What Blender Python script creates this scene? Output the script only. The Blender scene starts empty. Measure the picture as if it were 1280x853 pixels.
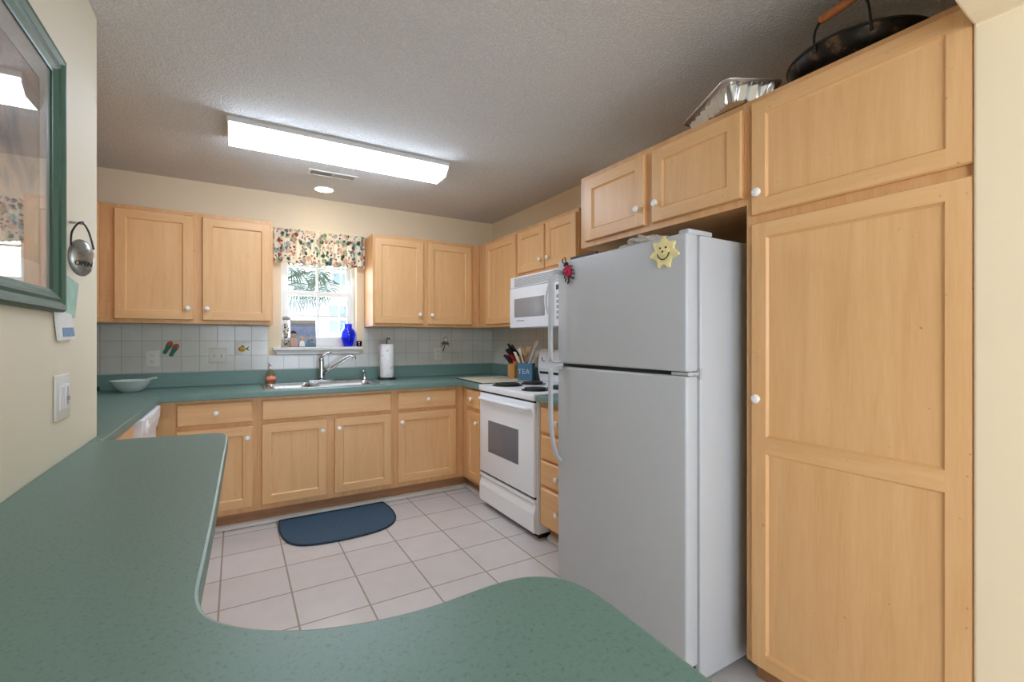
import bpy, bmesh, math, random
from mathutils import Vector, Matrix, noise
random.seed(7)
PI = math.pi
C = bpy.context.scene.collection
S = bpy.context.scene
D, R, H = 4.1423, 2.2452, 2.44          # back wall, right wall, ceiling
CT = .914                               # worktop height
XFILL = -.56

# ------------------------------------------------------------------ camera, world, lights, exposure
cam = bpy.data.cameras.new('camera'); camo = bpy.data.objects.new('camera', cam); C.objects.link(camo)
camo.location = (0, 0, 1.2626); camo.rotation_euler = (PI / 2, 0, -.539)
cam.sensor_width = 36; cam.lens = 36 * 576.65 / 1280; cam.shift_y = -.0015; cam.clip_start = .02
S.camera = camo
S.view_settings.view_transform = 'Standard'; S.view_settings.look = 'None'
S.view_settings.exposure = 0.36; S.view_settings.gamma = 1; S.view_settings.use_curve_mapping = False
S.cycles.use_denoising = True
S.cycles.max_bounces = 10; S.cycles.diffuse_bounces = 6; S.cycles.transmission_bounces = 8
S.cycles.caustics_reflective = False; S.cycles.caustics_refractive = False
S.cycles.sample_clamp_indirect = 6

w = bpy.data.worlds.new('sky'); S.world = w; w.use_nodes = True
wn = w.node_tree.nodes; wl = w.node_tree.links
bg = wn['Background']; bg.inputs['Color'].default_value = (.78, .89, 1.03, 1); bg.inputs['Strength'].default_value = 4.2

FLUO = 14.0      # fluorescent lens radiance
CAN = 10.0
def area(name, loc, rot, sx, sy, power, col):
    l = bpy.data.lights.new(name, 'AREA'); l.shape = 'RECTANGLE'; l.size = sx; l.size_y = sy
    l.energy = power; l.color = col
    o = bpy.data.objects.new(name, l); C.objects.link(o); o.location = loc; o.rotation_euler = rot
    return o
# lamp added in an unseen dining-end opening to brighten the pantry and jamb
area('side_fill_light', (XFILL, -2.05, 1.5), (PI / 2, 0, -PI / 2), 2.0, 1.3, 36, (.82, .91, 1.0))
# daylight through the kitchen window
area('kitchen_window_daylight', (.6, D + .32, 1.66), (-PI / 2, 0, 0), .56, .86, 9, (.93, .97, 1.0))

# ------------------------------------------------------------------ materials
def newmat(name):
    m = bpy.data.materials.new(name); m.use_nodes = True
    nt = m.node_tree; b = nt.nodes['Principled BSDF']
    return m, nt, b
def srgb(r, g, b):
    f = lambda c: (c / 255 / 12.92) if c <= 10.3 else ((c / 255 + .055) / 1.055) ** 2.4
    return (f(r), f(g), f(b), 1)
def N(nt, t, **k):
    n = nt.nodes.new(t)
    for a, v in k.items(): setattr(n, a, v)
    return n
def coords(nt, scale=(1, 1, 1), loc=(0, 0, 0), kind='world'):
    mp = N(nt, 'ShaderNodeMapping'); mp.inputs['Scale'].default_value = scale; mp.inputs['Location'].default_value = loc
    if kind == 'world':
        g = N(nt, 'ShaderNodeNewGeometry'); nt.links.new(g.outputs['Position'], mp.inputs['Vector'])
    else:
        g = N(nt, 'ShaderNodeTexCoord'); nt.links.new(g.outputs['Object'], mp.inputs['Vector'])
    return mp
def noise_node(nt, mp, scale, detail=3, rough=.55):
    n = N(nt, 'ShaderNodeTexNoise'); n.inputs['Scale'].default_value = scale
    n.inputs['Detail'].default_value = detail; n.inputs['Roughness'].default_value = rough
    nt.links.new(mp.outputs['Vector'], n.inputs['Vector']); return n
def ramp(nt, fac, stops):
    r = N(nt, 'ShaderNodeValToRGB'); e = r.color_ramp.elements
    while len(e) < len(stops): e.new(.5)
    for i, (p, c) in enumerate(stops): e[i].position = p; e[i].color = c
    nt.links.new(fac, r.inputs['Fac']); return r
def bump(nt, b, h, strength, dist):
    n = N(nt, 'ShaderNodeBump'); n.inputs['Strength'].default_value = strength; n.inputs['Distance'].default_value = dist
    nt.links.new(h, n.inputs['Height']); nt.links.new(n.outputs['Normal'], b.inputs['Normal'])
def plain(name, col, rough=.5, metal=0, spec=.5, var=.04, scale=30, coat=0):
    m, nt, b = newmat(name)
    n = noise_node(nt, coords(nt), scale)
    lo = tuple(c * (1 - var) for c in col[:3]) + (1,); hi = tuple(min(1, c * (1 + var)) for c in col[:3]) + (1,)
    r = ramp(nt, n.outputs['Fac'], [(.3, lo), (.7, hi)])
    nt.links.new(r.outputs['Color'], b.inputs['Base Color'])
    b.inputs['Roughness'].default_value = rough; b.inputs['Metallic'].default_value = metal
    b.inputs['Specular IOR Level'].default_value = spec; b.inputs['Coat Weight'].default_value = coat
    return m
def emit(name, col, s):
    m, nt, b = newmat(name)
    b.inputs['Base Color'].default_value = (.9, .9, .9, 1)
    b.inputs['Emission Color'].default_value = col; b.inputs['Emission Strength'].default_value = s
    return m
def glass(name, col=(1, 1, 1, 1), rough=0.0):
    m, nt, b = newmat(name)
    b.inputs['Base Color'].default_value = col; b.inputs['Transmission Weight'].default_value = 1
    b.inputs['Roughness'].default_value = rough; b.inputs['IOR'].default_value = 1.46
    return m
def thin_glass(name, tint=(1, 1, 1, 1)):
    m = bpy.data.materials.new(name); m.use_nodes = True; nt = m.node_tree; nt.nodes.clear()
    o = N(nt, 'ShaderNodeOutputMaterial'); t = N(nt, 'ShaderNodeBsdfTransparent'); t.inputs['Color'].default_value = tint
    g = N(nt, 'ShaderNodeBsdfGlossy'); g.inputs['Roughness'].default_value = .01
    fr = N(nt, 'ShaderNodeLayerWeight'); pw = N(nt, 'ShaderNodeMath', operation='POWER'); pw.inputs[1].default_value = 4.2
    ma = N(nt, 'ShaderNodeMath', operation='MULTIPLY_ADD'); ma.inputs[1].default_value = .9; ma.inputs[2].default_value = .045
    nt.links.new(fr.outputs['Facing'], pw.inputs[0]); nt.links.new(pw.outputs[0], ma.inputs[0])
    mx = N(nt, 'ShaderNodeMixShader')
    nt.links.new(ma.outputs[0], mx.inputs['Fac']); nt.links.new(t.outputs[0], mx.inputs[1]); nt.links.new(g.outputs[0], mx.inputs[2])
    nt.links.new(mx.outputs[0], o.inputs['Surface']); return m
def wood(name, scale, c0, c1, c2, rough=.38):
    m, nt, b = newmat(name)
    oi = N(nt, 'ShaderNodeObjectInfo')
    mp = coords(nt, scale)
    add = N(nt, 'ShaderNodeVectorMath', operation='ADD'); mul = N(nt, 'ShaderNodeVectorMath', operation='SCALE')
    mul.inputs[0].default_value = (13, 17, 11); nt.links.new(oi.outputs['Random'], mul.inputs['Scale'])
    nt.links.new(mp.outputs['Vector'], add.inputs[0]); nt.links.new(mul.outputs[0], add.inputs[1])
    n1 = N(nt, 'ShaderNodeTexNoise'); n1.inputs['Scale'].default_value = 1; n1.inputs['Detail'].default_value = 5; n1.inputs['Distortion'].default_value = .6
    nt.links.new(add.outputs[0], n1.inputs['Vector'])
    n2 = N(nt, 'ShaderNodeTexNoise'); n2.inputs['Scale'].default_value = 7; n2.inputs['Detail'].default_value = 3
    nt.links.new(add.outputs[0], n2.inputs['Vector'])
    mix = N(nt, 'ShaderNodeMath', operation='MULTIPLY_ADD'); mix.inputs[1].default_value = .35
    nt.links.new(n2.outputs['Fac'], mix.inputs[0]); 
    m2 = N(nt, 'ShaderNodeMath', operation='MULTIPLY'); m2.inputs[1].default_value = .65
    nt.links.new(n1.outputs['Fac'], m2.inputs[0]); nt.links.new(m2.outputs[0], mix.inputs[2])
    r = ramp(nt, mix.outputs[0], [(.32, c0), (.5, c1), (.68, c2)])
    # small knots and flecks
    vo = N(nt, 'ShaderNodeTexNoise'); vo.inputs['Scale'].default_value = 60; vo.inputs['Detail'].default_value = 1
    g = N(nt, 'ShaderNodeNewGeometry'); nt.links.new(g.outputs['Position'], vo.inputs['Vector'])
    rk = ramp(nt, vo.outputs['Fac'], [(.18, (.72, .6, .5, 1)), (.25, (1, 1, 1, 1))])
    mm = N(nt, 'ShaderNodeMix', data_type='RGBA', blend_type='MULTIPLY'); mm.inputs[0].default_value = 1
    nt.links.new(r.outputs['Color'], mm.inputs[6]); nt.links.new(rk.outputs['Color'], mm.inputs[7])
    nt.links.new(mm.outputs[2], b.inputs['Base Color'])
    b.inputs['Roughness'].default_value = rough; b.inputs['Specular IOR Level'].default_value = .45
    return m
W0, W1, W2 = srgb(216, 166, 112), srgb(223, 175, 122), srgb(229, 183, 131)
WV = wood('maple_upright', (22, 22, 1.6), W0, W1, W2)
WX = wood('maple_along_back', (1.6, 22, 26), W0, W1, W2)
WY = wood('maple_along_side', (22, 1.6, 26), W0, W1, W2)
FV = wood('maple_frame_upright', (26, 26, 2), srgb(204, 152, 101), srgb(213, 163, 111), srgb(222, 174, 122))
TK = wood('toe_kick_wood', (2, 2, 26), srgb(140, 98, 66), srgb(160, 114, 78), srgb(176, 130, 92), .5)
SIDE = plain('cabinet_side_window_lit', srgb(236, 214, 190), .4)  # paler wood slot, window light put into the colour; no face uses it
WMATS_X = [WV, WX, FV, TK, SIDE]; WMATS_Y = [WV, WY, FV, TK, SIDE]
KN = plain('white_ceramic', srgb(240, 238, 232), .2, spec=.6, var=.01)
# painted walls
def paint(name, col, bs=.15):
    m, nt, b = newmat(name); mp = coords(nt)
    n = noise_node(nt, mp, 2.0, 2); r = ramp(nt, n.outputs['Fac'], [(.3, tuple(c * .98 for c in col[:3]) + (1,)), (.7, col)])
    nt.links.new(r.outputs['Color'], b.inputs['Base Color']); b.inputs['Roughness'].default_value = .6
    n2 = noise_node(nt, mp, 220, 2); bump(nt, b, n2.outputs['Fac'], bs, .002); return m
CREAM = paint('cream_wall_paint', srgb(234, 215, 183))
CREAM2 = paint('pale_cream_wall_paint', srgb(236, 226, 202))
# popcorn ceiling
def popcorn():
    m, nt, b = newmat('popcorn_ceiling'); mp = coords(nt)
    n = noise_node(nt, mp, 95, 3, .6); n2 = noise_node(nt, mp, 240, 2, .5)
    r = ramp(nt, n.outputs['Fac'], [(.3, srgb(222, 220, 218)), (.7, srgb(241, 240, 239))])
    nt.links.new(r.outputs['Color'], b.inputs['Base Color']); b.inputs['Roughness'].default_value = .9
    b.inputs['Specular IOR Level'].default_value = .1
    rr = ramp(nt, n.outputs['Fac'], [(.42, (0, 0, 0, 1)), (.62, (1, 1, 1, 1))])
    bump(nt, b, rr.outputs['Color'], .55, .012); return m
POP = popcorn()
def tiles(name, w, h, lx, ly, mortar, c1, c2, cm, rough, axis='xy', bstr=.4):
    m, nt, b = newmat(name)
    g = N(nt, 'ShaderNodeNewGeometry'); sp = N(nt, 'ShaderNodeSeparateXYZ'); cb = N(nt, 'ShaderNodeCombineXYZ')
    nt.links.new(g.outputs['Position'], sp.inputs[0])
    nt.links.new(sp.outputs[{'x': 0, 'y': 1, 'z': 2}[axis[0]]], cb.inputs[0]); nt.links.new(sp.outputs[{'x': 0, 'y': 1, 'z': 2}[axis[1]]], cb.inputs[1])
    mp = N(nt, 'ShaderNodeMapping'); mp.inputs['Location'].default_value = (-lx, -ly, 0)
    nt.links.new(cb.outputs[0], mp.inputs['Vector'])
    br = N(nt, 'ShaderNodeTexBrick'); br.offset = 0; br.squash = 1
    br.inputs['Scale'].default_value = 1; br.inputs['Brick Width'].default_value = w; br.inputs['Row Height'].default_value = h
    br.inputs['Mortar Size'].default_value = mortar; br.inputs['Mortar Smooth'].default_value = .15; br.inputs['Bias'].default_value = 0
    br.inputs['Color1'].default_value = c1; br.inputs['Color2'].default_value = c2; br.inputs['Mortar'].default_value = cm
    nt.links.new(mp.outputs['Vector'], br.inputs['Vector'])
    n = noise_node(nt, coords(nt), 7, 4); rr = ramp(nt, n.outputs['Fac'], [(.3, (.93, .92, .91, 1)), (.7, (1, 1, 1, 1))])
    mm = N(nt, 'ShaderNodeMix', data_type='RGBA', blend_type='MULTIPLY'); mm.inputs[0].default_value = 1
    nt.links.new(br.outputs['Color'], mm.inputs[6]); nt.links.new(rr.outputs['Color'], mm.inputs[7])
    nt.links.new(mm.outputs[2], b.inputs['Base Color'])
    rg = ramp(nt, br.outputs['Fac'], [(0, (rough,) * 3 + (1,)), (1, (.8, .8, .8, 1))]); nt.links.new(rg.outputs['Color'], b.inputs['Roughness'])
    inv = N(nt, 'ShaderNodeMath', operation='SUBTRACT'); inv.inputs[0].default_value = 1; nt.links.new(br.outputs['Fac'], inv.inputs[1])
    bump(nt, b, inv.outputs[0], bstr, .003); return m
FLOOR = tiles('beige_floor_tile', .309, .313, -.070, 2.226, .0045, srgb(213, 208, 207), srgb(221, 217, 216), srgb(166, 156, 142), .3)
TILEX = tiles('white_wall_tile_back', .1125, .1135, -.683, 1.026, .0018, srgb(214, 214, 210), srgb(219, 219, 215), srgb(176, 173, 166), .12, 'xz')
TILEY = tiles('white_wall_tile_side', .1125, .1135, .07, 1.026, .0018, srgb(214, 214, 210), srgb(219, 219, 215), srgb(176, 173, 166), .12, 'yz')
def laminate(name, base, dark, light, rough):
    m, nt, b = newmat(name); mp = coords(nt)
    n = noise_node(nt, mp, 150, 3, .6); r = ramp(nt, n.outputs['Fac'], [(.32, dark), (.44, base), (.62, base), (.80, light)])
    n2 = noise_node(nt, mp, 420, 2); r2 = ramp(nt, n2.outputs['Fac'], [(.3, (.8, .8, .8, 1)), (.42, (1, 1, 1, 1))])
    mm = N(nt, 'ShaderNodeMix', data_type='RGBA', blend_type='MULTIPLY'); mm.inputs[0].default_value = 1
    nt.links.new(r.outputs['Color'], mm.inputs[6]); nt.links.new(r2.outputs['Color'], mm.inputs[7])
    nt.links.new(mm.outputs[2], b.inputs['Base Color'])
    b.inputs['Roughness'].default_value = rough; b.inputs['Specular IOR Level'].default_value = .5; return m
TEAL = laminate('teal_laminate', srgb(108, 138, 130), srgb(92, 120, 112), srgb(118, 149, 140), .42)
WHITE = plain('white_enamel', srgb(240, 243, 247), .28, var=.01)
FRIDGE = plain('white_textured_steel', srgb(184, 187, 191), .4, var=.01)
VINYL = plain('white_vinyl', srgb(240, 240, 240), .4, var=.01)
TRIM = plain('white_trim_paint', srgb(225, 224, 220), .4, var=.01)
DARK = plain('dark_gap', srgb(40, 40, 42), .6)
BLACK = plain('black_plastic', srgb(24, 24, 26), .4)
BLKM = plain('black_enamel', srgb(30, 29, 28), .3)
GREY = plain('grey_plastic', srgb(150, 152, 154), .4)
STEEL = plain('brushed_steel', srgb(200, 200, 200), .25, 1, var=.06, scale=60)
CHROME = plain('chrome', srgb(190, 192, 196), .1, 1, var=.01)
ALU = plain('aluminium_foil', srgb(215, 213, 210), .28, 1, var=.05)
PLATE = plain('ivory_switch_plate', srgb(226, 224, 218), .35, var=.01)
SLOT = plain('socket_slots', srgb(70, 70, 70), .5)
RED = plain('red_knit', srgb(190, 30, 70), .8); REDP = plain('red_plastic', srgb(190, 30, 32), .35)
YEL = plain('yellow_clay', srgb(238, 220, 158), .6, var=.12, scale=60)
GRN = plain('green_enamel', srgb(20, 100, 70), .4); DGRN = plain('green_frame_wood', srgb(44, 78, 60), .45, var=.15, scale=40)
GOLDG = plain('frame_inner_lip', srgb(84, 116, 98), .35)
ORG = plain('orange_soap', srgb(240, 150, 60), .25); PINK = plain('pink_label', srgb(240, 150, 140), .5)
BLUEG = thin_glass('cobalt_blue_glass', srgb(150, 172, 252)); CLEAR = glass('clear_glass')
PANE = thin_glass('window_pane_glass'); PICG = thin_glass('picture_glass')
TEABLUE = plain('blue_painted_tin', srgb(78, 122, 152), .4, var=.08)
BLOCKW = wood('knife_block_wood', (30, 30, 6), srgb(176, 120, 66), srgb(196, 142, 86), srgb(210, 160, 104))
SPOONW = wood('spoon_wood', (20, 20, 20), srgb(196, 152, 106), srgb(214, 174, 130), srgb(226, 190, 150))
SPOONL = wood('pale_spoon_wood', (20, 20, 20), srgb(220, 206, 186), srgb(232, 220, 202), srgb(240, 230, 216))
GRIPW = wood('wooden_grip', (20, 20, 20), srgb(150, 84, 44), srgb(176, 104, 58), srgb(190, 122, 72))
BOARD = plain('cream_cutting_board', srgb(222, 216, 194), .4, var=.03)
NAVY = plain('navy_mat', srgb(58, 86, 108), .8, var=.12, scale=80)
NAVYE = plain('navy_mat_edge', srgb(34, 50, 70), .8)
PAPER = plain('white_paper', srgb(238, 238, 236), .7, var=.03)
BLADE = plain('coil_element', srgb(42, 42, 44), .5)
DRIP = plain('drip_pan', srgb(90, 90, 92), .25, .9)
OVGL = plain('oven_window', srgb(112, 115, 122), .2, var=.08, scale=220)
MWGL = plain('microwave_window', srgb(150, 151, 152), .25, var=.05, scale=300)
BOWLM = plain('white_stoneware', srgb(206, 214, 208), .25)
TIN = plain('worn_tin', srgb(160, 160, 155), .32, .8, var=.3, scale=45)
FLUOM = emit('fluorescent_lens', (.86, 1.0, 1.2, 1), FLUO)
CANM = emit('warm_bulb', (1, .80, .56, 1), CAN)

# ------------------------------------------------------------------ mesh helpers
class MB:
    def __init__(s): s.v = []; s.f = []; s.m = []; s.sm = []
    def add(s, vs, fs, m=0, smooth=False):
        o = len(s.v); s.v += [Vector(v) for v in vs]
        for f in fs: s.f.append([i + o for i in f]); s.m.append(m); s.sm.append(smooth)
        return s
    def box(s, x0, x1, y0, y1, z0, z1, m=0):
        x0, x1 = sorted((x0, x1)); y0, y1 = sorted((y0, y1)); z0, z1 = sorted((z0, z1))
        vs = [(x, y, z) for z in (z0, z1) for y in (y0, y1) for x in (x0, x1)]
        return s.add(vs, [(0, 2, 3, 1), (4, 5, 7, 6), (0, 1, 5, 4), (2, 6, 7, 3), (0, 4, 6, 2), (1, 3, 7, 5)], m)
    def rbox(s, x0, x1, y0, y1, z0, z1, r, m=0, seg=3, smooth=True):
        """box with rounded edges"""
        bm = bmesh.new(); bmesh.ops.create_cube(bm, size=1)
        for v in bm.verts: v.co = Vector(((x0 + x1) / 2 + v.co.x * abs(x1 - x0), (y0 + y1) / 2 + v.co.y * abs(y1 - y0), (z0 + z1) / 2 + v.co.z * abs(z1 - z0)))
        bmesh.ops.bevel(bm, geom=bm.edges[:], offset=r, segments=seg, profile=.5, affect='EDGES')
        bm.verts.index_update()
        s.add([v.co.copy() for v in bm.verts], [[v.index for v in f.verts] for f in bm.faces], m, smooth); bm.free(); return s
    def tube(s, pts, r, n=10, m=0, cap=True, closed=False):
        pts = [Vector(p) for p in pts]; k = len(pts); rs = r if isinstance(r, (list, tuple)) else [r] * k
        vs = []; fs = []; up = None
        for i, p in enumerate(pts):
            if closed: t = (pts[(i + 1) % k] - pts[i - 1])
            else: t = pts[min(i + 1, k - 1)] - pts[max(i - 1, 0)]
            t.normalize()
            if up is None:
                up = Vector((0, 0, 1)) if abs(t.z) < .9 else Vector((1, 0, 0))
            a = t.cross(up).normalized(); b2 = a.cross(t).normalized(); up = b2
            for j in range(n):
                an = 2 * PI * j / n; vs.append(p + (a * math.cos(an) + b2 * math.sin(an)) * rs[i])
        for i in range(k if closed else k - 1):
            for j in range(n):
                i2 = (i + 1) % k; fs.append((i * n + j, i * n + (j + 1) % n, i2 * n + (j + 1) % n, i2 * n + j))
        if cap and not closed: fs.append(list(range(n))[::-1]); fs.append([(k - 1) * n + j for j in range(n)])
        return s.add(vs, fs, m, True)
    def lathe(s, prof, c=(0, 0, 0), n=24, m=0, axis='z', smooth=True, sx=1, sy=1):
        vs = []; fs = []; c = Vector(c)
        for (r, h) in prof:
            for j in range(n):
                a = 2 * PI * j / n; p = (r * math.cos(a) * sx, r * math.sin(a) * sy, h)
                if axis == '-x': p = (-p[2], p[0], p[1])
                elif axis == 'x': p = (p[2], p[0], p[1])
                elif axis == '-y': p = (p[0], -p[2], p[1])
                vs.append(c + Vector(p))
        k = len(prof)
        for i in range(k - 1):
            for j in range(n): fs.append((i * n + j, i * n + (j + 1) % n, (i + 1) * n + (j + 1) % n, (i + 1) * n + j))
        if prof[0][0] > 1e-6: fs.append(list(range(n))[::-1])
        if prof[-1][0] > 1e-6: fs.append([(k - 1) * n + j for j in range(n)])
        return s.add(vs, fs, m, smooth)
    def prism(s, poly, axis, a0, a1, m=0, mside=None):
        """poly of 2-d points: axis 'z' -> (x,y), 'y' -> (x,z), 'x' -> (y,z)"""
        f = {'z': lambda p, a: (p[0], p[1], a), 'y': lambda p, a: (p[0], a, p[1]), 'x': lambda p, a: (a, p[0], p[1])}[axis]
        n = len(poly); vs = [f(p, a0) for p in poly] + [f(p, a1) for p in poly]
        s.add(vs, [list(range(n))[::-1], [n + i for i in range(n)]], m)
        s.add(vs, [(i, (i + 1) % n, n + (i + 1) % n, n + i) for i in range(n)], m if mside is None else mside); return s
    def grid(s, us, vs_, keep, a0, a1, axis='z', m=0):
        """slab made of grid cells (with holes), outer and hole sides closed"""
        f = {'z': lambda u, v, a: (u, v, a), 'y': lambda u, v, a: (u, a, v), 'x': lambda u, v, a: (a, u, v)}[axis]
        nu, nv = len(us), len(vs_); P = [f(u, v, a) for a in (a0, a1) for v in vs_ for u in us]
        ix = lambda i, j, k: k * nu * nv + j * nu + i
        K = lambda i, j: 0 <= i < nu - 1 and 0 <= j < nv - 1 and keep((us[i] + us[i + 1]) / 2, (vs_[j] + vs_[j + 1]) / 2)
        fs = []
        for i in range(nu - 1):
            for j in range(nv - 1):
                if not K(i, j): continue
                for k in (0, 1): fs.append((ix(i, j, k), ix(i + 1, j, k), ix(i + 1, j + 1, k), ix(i, j + 1, k)))
                if not K(i - 1, j): fs.append((ix(i, j, 0), ix(i, j + 1, 0), ix(i, j + 1, 1), ix(i, j, 1)))
                if not K(i + 1, j): fs.append((ix(i + 1, j, 0), ix(i + 1, j + 1, 0), ix(i + 1, j + 1, 1), ix(i + 1, j, 1)))
                if not K(i, j - 1): fs.append((ix(i, j, 0), ix(i + 1, j, 0), ix(i + 1, j, 1), ix(i, j, 1)))
                if not K(i, j + 1): fs.append((ix(i, j + 1, 0), ix(i + 1, j + 1, 0), ix(i + 1, j + 1, 1), ix(i, j + 1, 1)))
        return s.add(P, fs, m)
    def xf(s, M):
        s.v = [M @ v for v in s.v]; return s
    def build(s, name, mats, parent=None, local=False, bevel=0, weld=True):
        me = bpy.data.meshes.new(name); o = bpy.data.objects.new(name, me); C.objects.link(o)
        off = Vector((0, 0, 0))
        if parent:
            p = parent
            while p: off += p.location; p = p.parent
            o.parent = parent
        if local: off = Vector((0, 0, 0))
        bm = bmesh.new(); vv = [bm.verts.new(v - off) for v in s.v]
        for f, m, sm in zip(s.f, s.m, s.sm):
            try: fc = bm.faces.new([vv[i] for i in f])
            except ValueError: continue
            fc.material_index = m; fc.smooth = sm
        if weld: bmesh.ops.remove_doubles(bm, verts=bm.verts, dist=1e-5)
        bmesh.ops.delete(bm, geom=[v for v in bm.verts if not v.link_faces], context='VERTS')
        bmesh.ops.recalc_face_normals(bm, faces=bm.faces)
        bm.to_mesh(me); bm.free()
        for m in (mats if isinstance(mats, (list, tuple)) else [mats]): me.materials.append(m)
        if bevel:
            b = o.modifiers.new('edge', 'BEVEL'); b.width = bevel; b.segments = 2; b.limit_method = 'ANGLE'; b.angle_limit = .6
        return o
def thing(name, loc, label, cat, group=None):
    o = bpy.data.objects.new(name, None); C.objects.link(o); o.location = loc; o.empty_display_size = .05
    return tag(o, label, cat, group)
def tag(o, label, cat, group=None):
    o['label'] = label; o['category'] = cat
    if group: o['group'] = group
    return o
def struct(o): o['kind'] = 'structure'; return o
def recenter(o):
    """put the origin of a one-mesh thing at the middle of its foot"""
    me = o.data; lo = [min(v.co[i] for v in me.vertices) for i in range(3)]; hi = [max(v.co[i] for v in me.vertices) for i in range(3)]
    c = Vector(((lo[0] + hi[0]) / 2, (lo[1] + hi[1]) / 2, lo[2]))
    for v in me.vertices: v.co -= c
    o.location = c; return o
def text_mesh(txt, size, depth):
    cu = bpy.data.curves.new('t', 'FONT'); cu.body = txt; cu.size = size; cu.extrude = depth; cu.align_x = 'CENTER'; cu.align_y = 'CENTER'
    o = bpy.data.objects.new('t', cu); C.objects.link(o); dg = bpy.context.evaluated_depsgraph_get()
    me = bpy.data.meshes.new_from_object(o.evaluated_get(dg)); bpy.data.objects.remove(o)
    mb = MB(); mb.add([v.co.copy() for v in me.vertices], [list(p.vertices) for p in me.polygons]); return mb
def spline(pts, n=6, closed=False):
    P = [Vector(p) for p in pts]; k = len(P); out = []
    for i in range(k if closed else k - 1):
        g = lambda j: P[j % k] if closed else P[max(0, min(k - 1, j))]
        a, b, c, d = g(i - 1), g(i), g(i + 1), g(i + 2)
        for t in range(n):
            t /= n; out.append(.5 * ((2 * b) + (c - a) * t + (2 * a - 5 * b + 4 * c - d) * t * t + (3 * b - a - 3 * c + d) * t ** 3))
    if not closed: out.append(P[-1])
    return out

# ------------------------------------------------------------------ room shell
WZ0, WZ1, WX0, WX1 = 1.20, 2.10, .309, .900      # window opening
XL = -1.046; XS = -.435
struct(MB().box(-1.3, 4.1, -3.9, 4.4, -.12, 0).build('floor', FLOOR))
struct(MB().box(-1.3, 4.1, -3.9, 4.4, H, H + .12).build('ceiling', POP))
struct(MB().grid([-1.3, WX0, WX1, R + .15], [0, WZ0, WZ1, H], lambda u, v: not (WX0 < u < WX1 and WZ0 < v < WZ1), D, D + .16, 'y').build('wall_back', CREAM))
struct(MB().box(R, R + .15, .398, D, 0, H).build('wall_right', CREAM))
struct(MB().box(XL - .15, XL, 2.227, D, 0, H).build('wall_left', CREAM))
struct(MB().box(XL - .15, XS, -.85, 2.227, 0, H).build('wall_left_foreground', CREAM2, bevel=.012))
struct(MB().grid([-3.75, -3.08, -1.02, -.85], [0, .82, 2.18, H], lambda u, v: not (-3.08 < u < -1.02 and .82 < v < 2.18), XS - .15, XS, 'x').build('wall_left_dining', CREAM2))  # unseen side opening, cut for the added fill lamp
# opening between kitchen and dining end: jamb on the right, gently arched header
arch = [(1.587, 0), (1.587, 2.05)] + [(1.587 - .30 * math.sin(t), 2.05 + .12 * (1 - math.cos(t))) for t in [i * PI / 2 / 8 for i in range(1, 9)]]
arch += [(XS, 2.17), (XS, H), (4.0, H), (4.0, 0)]
struct(MB().prism(arch, 'y', .262, .3995).build('wall_right_foreground', CREAM, bevel=.006))
struct(MB().box(3.85, 4.0, -3.75, .262, 0, H).build('wall_right_dining', CREAM2))
struct(MB().grid([XL, -.35, 2.95, 4.0], [0, .12, 2.25, H], lambda u, v: not (-.35 < u < 2.95 and .12 < v < 2.25), -3.9, -3.75, 'y').build('wall_front', CREAM2))
# wall tile
struct(MB().grid([XL, .215, .962, R], [1.022, 1.139, 1.372], lambda u, v: v < 1.139 or u < .215 or u > .962, D - .007, D, 'y').build('trim_1', TILEX))
struct(MB().box(R - .007, R, 1.96, D - .007, 1.022, 1.40).build('trim_2', TILEY))
# quarter-round along the toe kicks
struct(MB().prism([(D - .532, 0), (D - .560, 0), (D - .556, .016), (D - .545, .026), (D - .532, .029)], 'x', -.33, R - .535).build('trim_3', TRIM))
struct(MB().prism([(R - .532, 0), (R - .560, 0), (R - .556, .016), (R - .545, .026), (R - .532, .029)], 'y', 3.166, D - .560).build('trim_4', TRIM))
struct(MB().prism([(R - .532, 0), (R - .560, 0), (R - .556, .016), (R - .545, .026), (R - .532, .029)], 'y', 1.97, 2.385).build('trim_5', TRIM))

# window
win = bpy.data.objects.new('window_1', None); C.objects.link(win); win.location = (.604, D + .1, WZ0); struct(win)
y0 = D + .085
mb = MB().grid([WX0, WX0 + .028, WX1 - .028, WX1], [WZ0, WZ0 + .02, WZ1 - .03, WZ1], lambda u, v: not (WX0 + .028 < u < WX1 - .028 and WZ0 + .02 < v < WZ1 - .03), y0, y0 + .075, 'y')
mb.build('window_frame', VINYL, win, bevel=.003)
def sash(name, z0, z1, y, top, bot, mz):
    xa, xb = WX0 + .028, WX1 - .028
    o = MB().grid([xa, xa + .034, xb - .034, xb], [z0, z0 + bot, z1 - top, z1], lambda u, v: not (xa + .034 < u < xb - .034 and z0 + bot < v < z1 - top), y, y + .03, 'y').build(name, VINYL, win, bevel=.003)
    MB().box(xa + .03, xb - .03, y + .013, y + .017, z0 + bot - .004, z1 - top + .004).build('pane', PANE, o)
    xm = (xa + xb) / 2 - .004
    MB().box(xm - .009, xm + .009, y + .008, y + .022, z0 + bot, z1 - top).box(xa + .034, xb - .034, y + .0085, y + .0215, mz - .008, mz + .008).build('muntin', VINYL, o)
sash('lower_sash', WZ0 + .02, 1.672, y0 + .006, .04, .062, 1.462)
sash('upper_sash', 1.640, WZ1 - .03, y0 + .04, .04, .035, 1.88)
MB().box(.250, .944, D - .045, D - .0005, 1.176, 1.2).box(WX0 + .002, WX1 - .002, D - .01, D + .083, 1.19, 1.2).prism([(.262, 1.176), (.932, 1.176), (.916, 1.141), (.278, 1.141)], 'y', D - .022, D - .0005).build('window_sill', TRIM, win, bevel=.003)

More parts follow.
